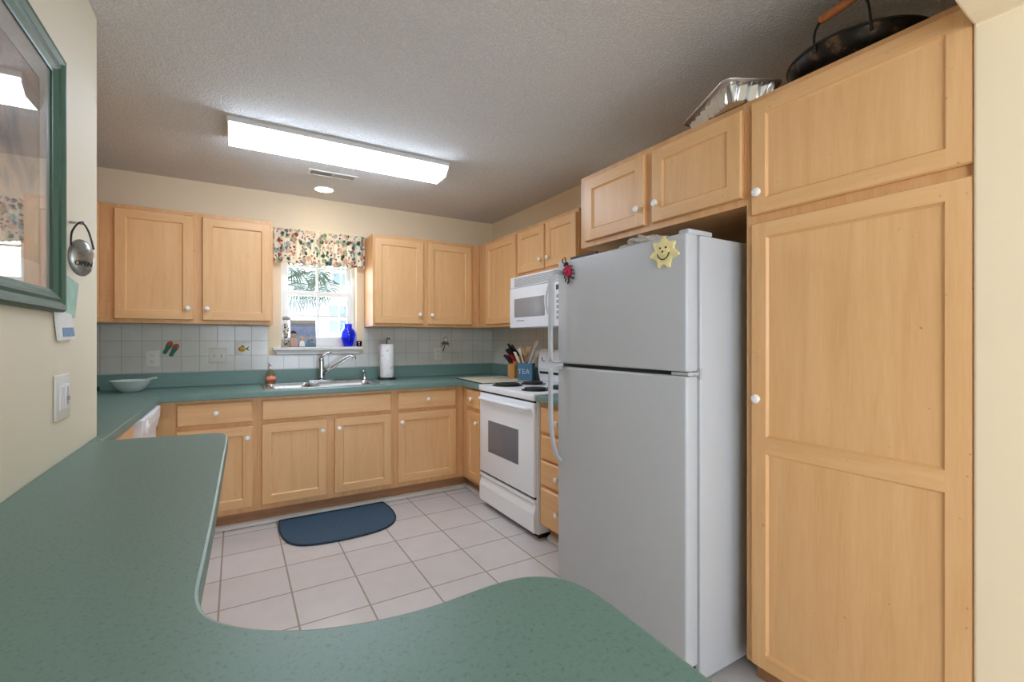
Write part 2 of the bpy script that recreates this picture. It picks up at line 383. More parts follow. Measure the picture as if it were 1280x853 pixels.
# ------------------------------------------------------------------ outside
struct(MB().box(-12, 16, 4.4, 26, -.6, -.5).build('lawn', plain('grass_ground', srgb(150, 165, 120), .9, var=.2, scale=4)))
def siding():
    m, nt, b = newmat('white_clapboard'); mp = coords(nt)
    wv = N(nt, 'ShaderNodeTexWave', wave_type='BANDS', bands_direction='Z', wave_profile='SAW'); wv.inputs['Scale'].default_value = 1.55
    nt.links.new(mp.outputs['Vector'], wv.inputs['Vector'])
    r = ramp(nt, wv.outputs['Fac'], [(0, srgb(214, 218, 222)), (.1, srgb(240, 242, 244)), (1, srgb(240, 242, 244))])
    nt.links.new(r.outputs['Color'], b.inputs['Base Color']); bump(nt, b, wv.outputs['Fac'], .6, .02); b.inputs['Roughness'].default_value = .6; return m
nh = thing('neighbour_house', (1.5, 11, -.5), 'white clapboard house outside, seen through the kitchen window', 'house')
MB().box(-3, 7, 10, 14, -.5, 5.2).build('wall', siding(), nh)
MB().prism([(9.6, 5.2), (14.4, 5.2), (12, 7)], 'x', -3.3, 7.3).build('roof', plain('grey_shingles', srgb(120, 120, 122), .9, var=.2, scale=20), nh)
HW = plain('house_window_glass', srgb(120, 140, 150), .15)
for (a, b_, c_, d_) in [(1.62, 2.0, 1.40, 1.95), (1.70, 2.0, 2.38, 2.9), (.1, .6, 1.40, 2.1), (3.2, 3.7, 1.4, 2.1)]:
    f = MB().grid([a - .05, a, b_, b_ + .05], [c_ - .05, c_, d_, d_ + .05], lambda u, v: not (a < u < b_ and c_ < v < d_), 9.95, 10.0, 'y').build('window', VINYL, nh)
    MB().box(a, b_, 9.975, 9.995, c_, d_).build('pane', HW, f)
    MB().box((a + b_) / 2 - .015, (a + b_) / 2 + .015, 9.955, 9.99, c_, d_).box(a, b_, 9.956, 9.989, (c_ + d_) / 2 - .02, (c_ + d_) / 2 + .02).build('muntin', VINYL, f)
pt = thing('palm_tree', (.34, 6.6, -.5), 'green fan palm growing outside the kitchen window', 'tree')
MB().tube([(.34, 6.6, -.5), (.35, 6.6, .4), (.36, 6.6, 1.2), (.38, 6.6, 1.9)], [.13, .11, .10, .09], 12).build('trunk', plain('palm_bark', srgb(120, 108, 92), .9, var=.3, scale=30), pt)
LEAF = plain('palm_leaf', srgb(74, 92, 78), .5, var=.35, scale=9)
crown = Vector((.38, 6.6, 1.92))
hubs = [(.86, 6.55, 2.16), (.70, 6.5, 2.02), (.98, 6.62, 1.98), (.60, 6.55, 2.20), (.82, 6.45, 1.90), (.62, 6.45, 1.86), (.95, 6.8, 2.20), (.44, 6.4, 2.26), (.20, 6.5, 2.24), (-.06, 6.6, 2.06), (.02, 6.45, 1.86), (.30, 6.9, 2.3), (.55, 7.0, 2.1), (.1, 6.9, 1.9)]
for i, hb in enumerate(hubs):
    hub = Vector(hb); d = (hub - crown); d.z -= .12; d.normalize(); side = d.cross(Vector((0, 1, .3))).normalized(); up = side.cross(d)
    mid_ = crown.lerp(hub, .5) + Vector((0, 0, .05))
    mb = MB().tube([crown, mid_, hub], [.014, .010, .007], 6)
    for k in range(23):
        t = (k - 11) / 11 * 2.1; L = .31 * (1 - .08 * abs(t)) * random.uniform(.85, 1.08)
        e_ = d * math.cos(t) + side * math.sin(t) + up * random.uniform(-.12, .12); q = e_.cross(up).normalized() * .010
        tip = hub + e_ * L + Vector((0, 0, -.07 - .04 * abs(t))); mid = hub + e_ * L * .6 + Vector((0, 0, -.008))
        mb.add([hub, mid - q, mid + q, tip, mid + up * .004], [(0, 1, 4), (0, 4, 2), (1, 3, 4), (4, 3, 2)])
    mb.build('frond', LEAF, pt)

# ------------------------------------------------------------------ cabinets
class Face:
    """maps (u along the wall, n out of the face, z) to the world"""
    def __init__(s, kind, pos): s.k = kind; s.p = pos
    def __call__(s, u, n, z):
        return {'back': (u, s.p - n, z), 'right': (s.p - n, u, z), 'left': (s.p + n, u, z)}[s.k]
    def mats(s): return WMATS_X if s.k == 'back' else WMATS_Y
def fquad(mb, F, pts, m, sm=False): mb.add([F(*p) for p in pts], [tuple(range(len(pts)))], m, sm)
def fbox(mb, F, u0, u1, n0, n1, z0, z1, m=0):
    a, b = F(u0, n0, z0), F(u1, n1, z1); mb.box(a[0], b[0], a[1], b[1], a[2], b[2], m)
def knob(F, u, z, parent, n0=.019):
    n_ax = {'back': '-y', 'right': '-x', 'left': 'x'}[F.k]
    MB().lathe([(.007, 0), (.006, .006), (.0075, .010), (.0145, .013), (.0165, .018), (.0155, .022), (.010, .026), (.0, .027)], F(u, n0 - .0005, z), 20, axis=n_ax).build('knob', KN, parent)
def door(F, parent, u0, u1, z0, z1, kn=None, rails=(), st=.057):
    mb = MB(); T = .019; c = .004
    ops = []; zz = [z0 + st] + [x for r in rails for x in r] + [z1 - st]
    ops = [(zz[i], zz[i + 1]) for i in range(0, len(zz), 2)]
    # stiles and rails (front faces)
    fquad(mb, F, [(u0 + c, T, z0 + c), (u0 + st, T, z0 + c), (u0 + st, T, z1 - c), (u0 + c, T, z1 - c)], 0)
    fquad(mb, F, [(u1 - st, T, z0 + c), (u1 - c, T, z0 + c), (u1 - c, T, z1 - c), (u1 - st, T, z1 - c)], 0)
    for a, b in [(z0 + c, ops[0][0])] + [(ops[i][1], ops[i + 1][0]) for i in range(len(ops) - 1)] + [(ops[-1][1], z1 - c)]:
        fquad(mb, F, [(u0 + st, T, a), (u1 - st, T, a), (u1 - st, T, b), (u0 + st, T, b)], 1)
    # bevelled outer edge and sides
    for ring in (((c, T), (0, T - .007)), ((0, T - .007), (0, 0))):
        (i0, n0), (i1, n1) = ring
        o = [(u0 + i0, n0, z0 + i0), (u1 - i0, n0, z0 + i0), (u1 - i0, n0, z1 - i0), (u0 + i0, n0, z1 - i0)]
        q = [(u0 + i1, n1, z0 + i1), (u1 - i1, n1, z0 + i1), (u1 - i1, n1, z1 - i1), (u0 + i1, n1, z1 - i1)]
        for j in range(4): fquad(mb, F, [o[j], o[(j + 1) % 4], q[(j + 1) % 4], q[j]], 1 if j % 2 == 0 else 0)
    fquad(mb, F, [(u0, 0, z0), (u1, 0, z0), (u1, 0, z1), (u0, 0, z1)], 0)
    k = .007
    for a, b in ops:
        o = [(u0 + st, T, a), (u1 - st, T, a), (u1 - st, T, b), (u0 + st, T, b)]
        m1 = [(u0 + st + .0015, T - .004, a + .0015), (u1 - st - .0015, T - .004, a + .0015), (u1 - st - .0015, T - .004, b - .0015), (u0 + st + .0015, T - .004, b - .0015)]
        q = [(u0 + st + k, T - .0095, a + k), (u1 - st - k, T - .0095, a + k), (u1 - st - k, T - .0095, b - k), (u0 + st + k, T - .0095, b - k)]
        for j in range(4):
            fquad(mb, F, [o[j], o[(j + 1) % 4], m1[(j + 1) % 4], m1[j]], 1 if j % 2 == 0 else 0)
            fquad(mb, F, [m1[j], m1[(j + 1) % 4], q[(j + 1) % 4], q[j]], 1 if j % 2 == 0 else 0)
    d = mb.build('door', F.mats(), parent)
    for a, b in ops:
        p = MB(); fbox(p, F, u0 + st + k - .002, u1 - st - k + .002, .003, T - .0095, a + k - .002, b - k + .002, 0); p.build('panel', F.mats(), d)
    if kn: knob(F, kn[0], kn[1], d)
    return d
def drawer(F, parent, u0, u1, z0, z1, kn=None, name='drawer'):
    mb = MB(); T = .019
    rings = [(0, 0), (0, .010), (.006, .0165), (.009, T)]
    def rect(i, n): return [(u0 + i, n, z0 + i), (u1 - i, n, z0 + i), (u1 - i, n, z1 - i), (u0 + i, n, z1 - i)]
    for a, b in zip(rings, rings[1:]):
        o, q = rect(*a), rect(*b)
        for j in range(4): fquad(mb, F, [o[j], o[(j + 1) % 4], q[(j + 1) % 4], q[j]], 1)
    fquad(mb, F, rect(*rings[-1]), 1); fquad(mb, F, rect(*rings[0]), 1)
    d = mb.build(name, F.mats(), parent)
    if kn: knob(F, kn[0], kn[1], d)
    return d
def cab(F, label, u0, u1, z0, z1, depth, toe=0, tw=0, sides=2):
    base = F((u0 + u1) / 2, -depth / 2, z0 if not toe else 0)
    t = thing('base_cabinet' if toe else 'wall_cabinet', base, label, 'cabinet')
    mb = MB(); fbox(mb, F, u0, u1, -depth, -.019, z0, z1, sides)
    mb.build('carcass', F.mats(), t)
    mb = MB(); fbox(mb, F, u0, u1, -.019, 0, z0, z1, 2); mb.build('face_frame', F.mats(), t, bevel=.001)
    if toe:
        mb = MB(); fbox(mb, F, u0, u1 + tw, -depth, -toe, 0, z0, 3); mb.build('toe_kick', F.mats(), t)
    return t
e = .0006
BB = Face('back', D - .61); BU = Face('back', D - .305); RB = Face('right', R - .61); RU = Face('right', R - .305)
RF = Face('right', R - .635); LB = Face('left', XL + .61); LU = Face('left', XL + .305)
ZB = .874
# back run, lower
t = cab(BB, 'maple base cabinet left of the sink cabinet, with one drawer over one door', -.434, .120 - e, .114, ZB, .608, .077)
drawer(BB, t, -.319, .096, .714, .857, (-.111, .789)); door(BB, t, -.319, .096, .150, .687, (.063, .612))
t = cab(BB, 'wide maple base cabinet under the steel sink, with a blank front over two doors', .120, 1.050 - e, .114, ZB, .608, .077)
# carcass of the sink cabinet stops under the bowls
for ch in list(t.children):
    if ch.name.startswith('carcass'): bpy.data.objects.remove(ch)
mb = MB()
fbox(mb, BB, .120, 1.05 - e, -.608, -.019, .114, .70, 2); mb.build('carcass', WMATS_X, t)
drawer(BB, t, .147, 1.0247, .715, .8535, None, 'false_front'); door(BB, t, .147, .559, .150, .690, (.527, .614)); door(BB, t, .6106, 1.0247, .150, .690, (.640, .620))
t = cab(BB, 'maple base cabinet right of the sink, in the corner, one drawer over one door', 1.050, R - .611, .114, ZB, .608, .077, .077)
drawer(BB, t, 1.0744, 1.5644, .715, .8535, (1.317, .787)); door(BB, t, 1.0744, 1.5644, .150, .690, (1.104, .617))
# right run, lower
t = cab(RB, 'narrow maple base cabinet between the corner and the white range', 3.165, D - .6105, .114, ZB, .608, .077, .076)
drawer(RB, t, 3.200, 3.428, .712, .862, (3.325, .786)); door(RB, t, 3.200, 3.425, .145, .680, (3.232, .606), st=.05)
t = cab(RB, 'maple cabinet with a stack of four drawers between range and refrigerator', 1.965, 2.390, .114, ZB, .608, .077)
for a, b in [(.691, .842), (.527, .672), (.366, .514), (.116, .348)]: drawer(RB, t, 1.99, 2.364, a, b, (2.182, (a + b) / 2))
# left run, lower
t = cab(LB, 'maple base cabinet on the left run between dishwasher and foreground wall', 2.232, 2.840, .114, ZB, .606, .077)
drawer(LB, t, 2.262, 2.812, .714, .857, (2.53, .787)); door(LB, t, 2.262, 2.53, .15, .69, (2.50, .61)); door(LB, t, 2.545, 2.812, .15, .69, (2.575, .61))
# back run, upper
DB, DT = 1.396, 2.107
t = cab(BU, 'two door maple wall cabinet left of the window', XL + .3055, .234, 1.372, 2.134, .302)
door(BU, t, -.668, -.251, DB, DT, (-.282, 1.474)); door(BU, t, -.2005, .219, DB, DT, (-.171, 1.474))
t = cab(BU, 'two door maple wall cabinet right of the window', .963, R - .3065, 1.372, 2.134, .302)
door(BU, t, .974, 1.392, DB, DT, (1.357, 1.476)); door(BU, t, 1.432, 1.855, DB, DT, (1.468, 1.474))
# left run, upper
t = cab(LU, 'maple wall cabinet on the left wall, mostly hidden by the foreground wall', 2.30, D - .3055, 1.372, 2.134, .302)
door(LU, t, 2.34, 2.98, DB, DT, (2.95, 1.474)); door(LU, t, 3.03, 3.74, DB, DT, (3.06, 1.474))
# right run, upper
t = cab(RU, 'single door maple wall cabinet in the corner left of the microwave', 3.147, D - .306, 1.372, 2.134, .302)
door(RU, t, 3.167, 3.676, DB, DT, (3.197, 1.474))
t = cab(RU, 'short two door maple wall cabinet above the microwave', 2.384, 3.146, 1.752, 2.134, .302)
door(RU, t, 2.770, 3.130, 1.784, DT, (2.80, 1.852)); door(RU, t, 2.393, 2.7465, 1.784, DT, (2.705, 1.852))
t = cab(RF, 'short deep two door maple cabinet above the refrigerator', 1.0125, 1.960, 1.7545, 2.134, .632)
door(RF, t, 1.492, 1.912, 1.782, DT, (1.528, 1.862)); door(RF, t, 1.023, 1.449, 1.782, DT, (1.418, 1.862))
# pantry
t = thing('pantry_cabinet', (1.93, .705, 0), 'floor to ceiling maple pantry cabinet right of the refrigerator', 'cabinet')
mb = MB(); fbox(mb, RF, .400, 1.012, -.632, -.019, .09, 2.134, 2); mb.build('carcass', WMATS_Y, t)
mb = MB(); fbox(mb, RF, .400, 1.012, -.019, 0, .09, 2.134, 2); mb.build('face_frame', WMATS_Y, t, bevel=.001)
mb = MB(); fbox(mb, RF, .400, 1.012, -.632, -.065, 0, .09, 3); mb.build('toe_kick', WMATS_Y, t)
door(RF, t, .4005, .985, 1.7095, 2.112, (.955, 1.783), st=.052); door(RF, t, .4005, .985, .098, 1.678, (.957, 1.053), rails=[(.862, .919)], st=.054)

# ------------------------------------------------------------------ worktops
SX0, SX1, SY0, SY1 = .165, 1.000, 3.580, 4.085     # sink cut-out
ct = thing('countertop', (.6, D - .32, CT - .04), 'teal laminate worktop around the kitchen walls, holding the sink', 'countertop')
cx0, cx1 = SX0 + .015, SX1 - .015; cy0, cy1 = SY0 + .015, SY1 - .015
def ckeep(u, v):
    if cx0 < u < cx1 and cy0 < v < cy1: return False
    if v < 2.2285: return -.4345 < u < -.398
    return v > D - .648 or (u < -.398 and v > 2.23) or (u > R - .648 and v > 3.166)
MB().grid([XL + e, -.4345, -.398, cx0, cx1, R - .648, R - e], [2.089, 2.2285, 3.166, D - .648, cy0, cy1, D - e], ckeep, CT - .038, CT).build('worktop', TEAL, ct, bevel=.005)
MB().box(XL + e, R - e, D - .021, D - e, CT, 1.022).box(R - .021, R - e, 3.166, D - .021, CT, 1.0219).box(XL + e, XL + .021, 2.2285, D - .021, CT, 1.0219).build('backsplash', TEAL, ct, bevel=.003)
ct2 = thing('countertop', (1.93, 2.17, CT - .04), 'short teal worktop on the drawer stack between range and refrigerator', 'countertop')
MB().box(R - .648, R - e, 1.962, 2.391, CT - .038, CT).build('worktop', TEAL, ct2, bevel=.005)
MB().box(R - .021, R - e, 1.962, 2.391, CT, 1.022).build('backsplash', TEAL, ct2, bevel=.003)
# peninsula with its curved bar end
out = [(-.30, 2.083), (-.234, 2.072), (-.16, 2.062), (-.085, 2.052), (-.052, 2.038), (-.032, 2.005), (-.025, 1.95), (-.025, 1.85), (-.029, 1.60), (-.033, 1.30), (-.037, 1.06), (-.0405, .90), (-.043, .80), (-.042, .755), (-.034, .712), (-.015, .676), (.02, .640), (.062, .612), (.105, .594), (.16, .580), (.22, .575), (.28, .579), (.32, .581), (.36, .577), (.392, .561), (.415, .535), (.425, .50), (.4265, .45), (.423, .366), (.418, .25), (.415, 0)]
poly = [(XS + e, 2.088)] + [(p.x, p.y) for p in spline([(a, b, 0) for a, b in out], 4)] + [(.41, -.55), (.36, -.62), (XS + e, -.62)]
pen = thing('peninsula', (-.2, .8, 0), 'teal peninsula counter with an S-curved bar end in the foreground', 'counter')
MB().prism(poly, 'z', CT - .038, CT).build('countertop', TEAL, pen, bevel=.006)
MB().box(XS + e, -.20, -.50, 2.03, 0, CT - .038, 0).box(-.20, .30, -.50, .20, 0, CT - .0381, 0).build('base', [plain('peninsula_base_paint', srgb(225, 212, 182), .6)], pen)

# ------------------------------------------------------------------ sink and tap
sk = thing('kitchen_sink', (.58, 3.83, .73), 'double bowl stainless steel sink set into the teal worktop', 'sink')
zr = CT + .006
b1 = (.205, .495); b2 = (.530, .955); by0, by1 = 3.615, 4.005
MB().grid([SX0, b1[0], b1[1], b2[0], b2[1], SX1], [SY0, by0, by1, SY1], lambda u, v: not ((b1[0] < u < b1[1] or b2[0] < u < b2[1]) and by0 < v < by1), CT + .0005, zr).build('rim', STEEL, sk, bevel=.002)
for a, b in (b1, b2):
    mb = MB(); n = 8
    def rr(x0, x1, ya, yb, r, z):
        o = []
        for cx_, cy_, s in [(x1 - r, yb - r, 0), (x0 + r, yb - r, 1), (x0 + r, ya + r, 2), (x1 - r, ya + r, 3)]:
            for k in range(6): an = s * PI / 2 + k * PI / 10; o.append((cx_ + r * math.cos(an), cy_ + r * math.sin(an), z))
        return o
    L = [rr(a - .001, b + .001, by0 - .001, by1 + .001, .004, zr - .001), rr(a, b, by0, by1, .03, zr - .004), rr(a + .004, b - .004, by0 + .004, by1 - .004, .05, zr - .03), rr(a + .012, b - .012, by0 + .012, by1 - .012, .06, .78), rr(a + .03, b - .03, by0 + .03, by1 - .03, .06, .755), rr(a + .12, b - .12, by0 + .15, by1 - .15, .02, .748)]
    k = len(L[0])
    mb.add([p for l in L for p in l], [(i * k + j, i * k + (j + 1) % k, (i + 1) * k + (j + 1) % k, (i + 1) * k + j) for i in range(len(L) - 1) for j in range(k)] + [[(len(L) - 1) * k + j for j in range(k)]], 0, True)
    bo = mb.build('bowl', STEEL, sk)
    MB().lathe([(.0, .003), (.03, .003), (.042, .0)], ((a + b) / 2, (by0 + by1) / 2, .7485), 20).build('drain', CHROME, bo)
fa = thing('kitchen_faucet', (.60, 4.045, zr), 'chrome single lever kitchen faucet behind the sink bowls', 'faucet')
mb = MB().rbox(.50, .70, 4.018, 4.072, zr, zr + .012, .005)
mb.build('deck_plate', CHROME, fa)
MB().lathe([(.027, 0), (.025, .02), (.021, .06), (.021, .155), (.019, .17), (.012, .182), (0, .186)], (.60, 4.045, zr + .011), 20).build('body', CHROME, fa)
MB().tube([(.605, 4.04, .975), (.65, 4.025, 1.01), (.72, 4.0, 1.062), (.785, 3.98, 1.108), (.815, 3.97, 1.125), (.838, 3.962, 1.118), (.845, 3.96, 1.098)], [.014, .014, .013, .0125, .014, .015, .014], 14).build('spout', CHROME, fa)
MB().tube([(.60, 4.045, 1.105), (.612, 4.04, 1.132), (.64, 4.03, 1.150), (.675, 4.022, 1.158)], [.017, .012, .008, .006], 12).build('lever', CHROME, fa)
sp = thing('side_sprayer', (.945, 4.045, zr), 'small chrome sprayer standing at the right rear corner of the sink', 'sprayer')
MB().lathe([(.022, 0), (.020, .010), (.012, .016), (.012, .03)], (.945, 4.045, zr), 16).build('holder', CHROME, sp)
MB().lathe([(.010, .028), (.012, .05), (.011, .066), (.0, .07)], (.945, 4.045, zr), 16).tube([(.945, 4.045, .975), (.935, 4.03, .99), (.925, 4.02, .992)], [.011, .012, .011], 12).build('spray_head', CHROME, sp)
so = thing('soap_bottle', (.232, 4.045, zr), 'pump bottle of orange hand soap at the left rear of the sink', 'bottle')
mb = MB().lathe([(.030, 0), (.034, .006), (.034, .075), (.026, .095), (.013, .104), (.013, .112)], (.232, 4.045, zr), 20, sy=.62)
mb.build('bottle', [thin_glass('soap_bottle_plastic', srgb(250, 235, 215))], so)
MB().lathe([(.027, .002), (.031, .008), (.031, .058), (0, .058)], (.232, 4.045, zr), 20, sy=.58).build('liquid_soap', ORG, so)
MB().lathe([(.0346, .02), (.0346, .052)], (.232, 4.045, zr), 20, sy=.63).build('label', PINK, so)
MB().lathe([(.014, .111), (.014, .122), (.006, .126), (.006, .146), (.013, .148), (.013, .156), (0, .158)], (.232, 4.045, zr), 14).tube([(.232, 4.045, zr + .152), (.232, 4.015, zr + .15)], .005, 8).build('pump', VINYL, so)
ph = thing('paper_towel_holder', (1.13, 4.02, CT), 'chrome upright paper towel holder with dark round base right of the sink', 'holder')
MB().lathe([(.080, 0), (.082, .006), (.078, .014), (.02, .017), (0, .018)], (1.13, 4.02, CT), 28).build('base', plain('dark_steel', srgb(70, 72, 74), .25, .9), ph)
MB().tube([(1.13, 4.02, CT + .016), (1.13, 4.02, 1.262), (1.137, 4.02, 1.272), (1.15, 4.02, 1.272), (1.156, 4.02, 1.262)], .005, 8).build('post', BLACK, ph)
MB().tube([(1.058, 4.02, CT + .01), (1.058, 4.02, 1.20), (1.065, 4.02, 1.215)], .004, 8).build('guard_arm', CHROME, ph)
mp_ = newmat('printed_paper_towel'); m_, nt, b = mp_
n = noise_node(nt, coords(nt), 28, 2); r = ramp(nt, n.outputs['Fac'], [(.30, srgb(232, 176, 168)), (.35, srgb(240, 238, 236)), (.7, srgb(246, 245, 243))])
nt.links.new(r.outputs['Color'], b.inputs['Base Color']); b.inputs['Roughness'].default_value = .9
prl = MB().lathe([(.0185, 0), (.058, 0), (.059, .003), (.059, .287), (.057, .29), (.0185, .29), (.0185, 0)], (1.13, 4.02, CT + .019), 30).build('paper_towel_roll', m_)
tag(recenter(prl), 'white printed paper towel roll standing on the chrome holder', 'paper towels')

# ------------------------------------------------------------------ refrigerator
fr = thing('refrigerator', (1.75, 1.446, 0), 'white top freezer refrigerator between drawer stack and pantry', 'refrigerator')
FY0, FY1 = 1.070, 1.822
MB().rbox(1.425, 2.17, FY0, FY1, .035, 1.636, .006).build('body', FRIDGE, fr)
MB().box(1.413, 1.428, FY0 + .012, FY1 - .012, .10, 1.62).build('gasket', GREY, fr)
du = MB().rbox(1.35, 1.414, FY0, FY1, 1.148, 1.640, .010, seg=4).build('freezer_door', FRIDGE, fr)
dl = MB().rbox(1.35, 1.414, FY0, FY1, .10, 1.132, .010, seg=4).build('refrigerator_door', FRIDGE, fr)
MB().box(1.376, 1.43, FY0 + .02, FY1 - .01, 1.130, 1.150).build('door_gap', DARK, fr)
MB().box(1.40, 1.43, FY0 + .02, FY1 - .02, .02, .095).build('toe_grille', DARK, fr)
for (x, y) in ((1.5, FY0 + .06), (1.5, FY1 - .06), (2.1, FY0 + .06), (2.1, FY1 - .06)): MB().lathe([(.02, 0), (.02, .03), (.012, .037)], (x, y, 0), 12).build('foot', DARK, fr)
def handle(pts, parent):
    mb = MB(); p = spline(pts, 6)
    vs = []; k = len(p)
    for i, q in enumerate(p):
        t = (p[min(i + 1, k - 1)] - p[max(i - 1, 0)]).normalized(); a = Vector((0, 1, 0)); b_ = t.cross(a).normalized()
        for j in range(12):
            an = 2 * PI * j / 12; vs.append(q + a * math.cos(an) * .016 + b_ * math.sin(an) * .009)
    fs = [(i * 12 + j, i * 12 + (j + 1) % 12, (i + 1) * 12 + (j + 1) % 12, (i + 1) * 12 + j) for i in range(k - 1) for j in range(12)] + [list(range(12)), [(k - 1) * 12 + j for j in range(12)]]
    mb.add(vs, fs, 0, True); mb.build('handle', FRIDGE, parent)
hy = FY1 - .022
handle([(1.36, hy, 1.588), (1.325, hy, 1.590), (1.300, hy, 1.578), (1.293, hy, 1.54), (1.292, hy, 1.36), (1.292, hy, 1.20), (1.298, hy, 1.166), (1.325, hy, 1.157), (1.36, hy, 1.157)], du)
handle([(1.36, hy, 1.123), (1.325, hy, 1.123), (1.298, hy, 1.114), (1.292, hy, 1.08), (1.292, hy, .96), (1.294, hy, .86), (1.305, hy, .78), (1.325, hy, .71), (1.353, hy, .675)], dl)
MB().rbox(1.368, 1.50, FY0 + .004, FY0 + .05, 1.6365, 1.656, .006).build('hinge_cover', FRIDGE, fr)
MB().box(1.362, 1.43, FY0 + .004, FY0 + .075, 1.1345, 1.1455).lathe([(.008, 0), (.008, .03)], (1.385, FY0 + .014, 1.125), 12).box(1.421, 1.432, FY0 - .002, FY0 + .02, 1.12, 1.16).build('centre_hinge', plain('hinge_grey', srgb(176, 178, 182), .4), fr)
# on the refrigerator
tray = MB().grid([1.42, 1.44, 1.72, 1.74], [1.62, 1.64, 1.79, 1.81], lambda u, v: True, 1.6365, 1.642).box(1.42, 1.43, 1.62, 1.81, 1.642, 1.668).box(1.73, 1.74, 1.62, 1.81, 1.642, 1.668).box(1.43, 1.73, 1.62, 1.63, 1.642, 1.66).box(1.43, 1.73, 1.80, 1.81, 1.642, 1.668).build('black_tray', BLACK)
tag(recenter(tray), 'black tray lying on the left front of the refrigerator top', 'tray')
bm = bmesh.new(); bmesh.ops.create_icosphere(bm, subdivisions=4, radius=1)
mb = MB(); vs = []
for v in bm.verts:
    c = v.co; k = 1 + .35 * noise.noise(c * 2.1 + Vector((3, 1, 7))) + .22 * noise.noise(c * 5)
    z = max(-.62, c.z * k)
    vs.append((1.54 + c.x * k * .09, 1.425 + c.y * k * .095, 1.637 + (z + .62) * .045))
bm.verts.index_update(); mb.add(vs, [[v.index for v in f.verts] for f in bm.faces], 0, False); bm.free()
bag = mb.build('plastic_bag', plain('grey_translucent_plastic', srgb(190, 184, 176), .3, var=.15)); tag(recenter(bag), 'crumpled grey plastic bag on top of the refrigerator under the cabinet', 'bag')
# sun magnet
sm = thing('sun_magnet', (1.349, 1.163, 1.582), 'yellow smiling sun shaped magnet high on the freezer door', 'magnet')
mb = MB(); pts = []
for i, rr_ in enumerate((.060, .058, .066, .062, .060, .066, .064)):
    a = PI / 2 + 2 * PI * i / 7 + .08 * (i % 2)
    pts += [(a - .42, .043), (a - .20, rr_ * .80), (a - .05, rr_), (a + .05, rr_), (a + .20, rr_ * .80)]
mb.prism([(1.163 + r * math.cos(a), 1.582 + r * math.sin(a)) for a, r in pts], 'x', 1.341, 1.3495)
mb.lathe([(0, -.005), (.026, -.004), (.040, .004), (.042, .006)], (1.3435, 1.163, 1.582), 24, axis='x')
mb.build('sun', YEL, sm)
for dy, dz in ((.014, .016), (-.012, .016), (.003, .002)): MB().lathe([(0, -.002), (.0042, -.001), (.0042, .006)], (1.339, 1.163 + dy, 1.582 + dz), 12, axis='x').build('eye' if dz > .01 else 'nose', BLACK, sm)
MB().tube([(1.3385, 1.163 + .028 * math.cos(a), 1.582 + .003 + .030 * math.sin(a)) for a in [PI + .25 + i * (PI - .5) / 10 for i in range(11)]], .0022, 6).build('smile', plain('dark_green_line', srgb(50, 70, 30), .6), sm)
# ladybird magnet
lb = thing('ladybug_magnet', (1.349, 1.734, 1.585), 'red and black knitted ladybug magnet in the top left corner of the freezer door', 'magnet')
Mr = Matrix.Translation((1.349, 1.734, 1.585)) @ Matrix.Rotation(-.45, 4, 'X')
MB().lathe([(0, .024), (.016, .021), (.027, .012), (.031, .0), (.029, -.001)], (0, 0, 0), 20, axis='-x', sx=.8, sy=1).xf(Mr).build('body', RED, lb)
mb = MB()
for q in [(.012, .012), (-.012, .010), (.0, -.014), (.014, -.008), (-.014, -.012)]: mb.lathe([(0, .004), (.004, .003), (.005, 0)], (-.019, q[0] * .8, q[1]), 8, axis='-x')
mb.xf(Mr).build('spots', BLACK, lb)
MB().lathe([(0, .015), (.010, .012), (.014, .0)], (0, 0, .036), 14, axis='-x').xf(Mr).build('head', BLACK, lb)
for s in (-1, 1):
    mb = MB().tube([(-.006, .006 * s, .045), (-.008, .014 * s, .062), (-.006, .005 * s, .074)], .003, 6)
    mb.xf(Mr).build('antenna', BLACK, lb)
    for zz_ in (.018, -.004, -.024): MB().tube([(-.004, .022 * s, zz_), (-.007, .031 * s, zz_ - .006), (-.004, .037 * s, zz_ - .014)], .0028, 6).xf(Mr).build('leg', BLACK, lb)
    MB().tube([(-.005, .006 * s, -.028), (-.006, .014 * s, -.048), (-.005, .026 * s, -.052)], .004, 6).xf(Mr).build('leg', BLACK, lb)

# ------------------------------------------------------------------ range
rg = thing('electric_range', (1.9, 2.778, 0), 'white electric range with black coil burners on the right run', 'range')
RY0, RY1 = 2.400, 3.156
MB().rbox(1.622, 2.215, RY0, RY1, .035, .902, .004).build('body', WHITE, rg)
MB().box(1.65, 2.2, RY0 + .02, RY1 - .02, .0, .036).build('plinth', DARK, rg)
MB().rbox(1.590, 2.216, RY0 - .002, RY1 + .002, .876, .920, .008).build('cooktop', WHITE, rg)
MB().box(1.612, 1.63, RY0 + .012, RY1 - .012, .255, .876).build('door_gap', DARK, rg)
od = MB().rbox(1.598, 1.6225, RY0 + .004, RY1 - .004, .268, .862, .008).build('oven_door', WHITE, rg)
MB().rbox(1.5955, 1.602, 2.590, 3.013, .435, .667, .003).build('oven_window', OVGL, od)
MB().tube(spline([(1.602, RY1 - .04, .822), (1.582, RY1 - .045, .822), (1.571, RY1 - .09, .823), (1.566, 2.778, .824), (1.571, RY0 + .09, .823), (1.582, RY0 + .045, .822), (1.602, RY0 + .04, .822)], 6), .0135, 12).build('handle', WHITE, od)
sd = MB().prism([(1.6225, .045), (1.600, .045), (1.596, .055), (1.596, .165), (1.606, .195), (1.612, .222), (1.600, .232), (1.600, .252), (1.6225, .252)], 'y', RY0 + .004, RY1 - .004).build('storage_drawer', WHITE, rg)
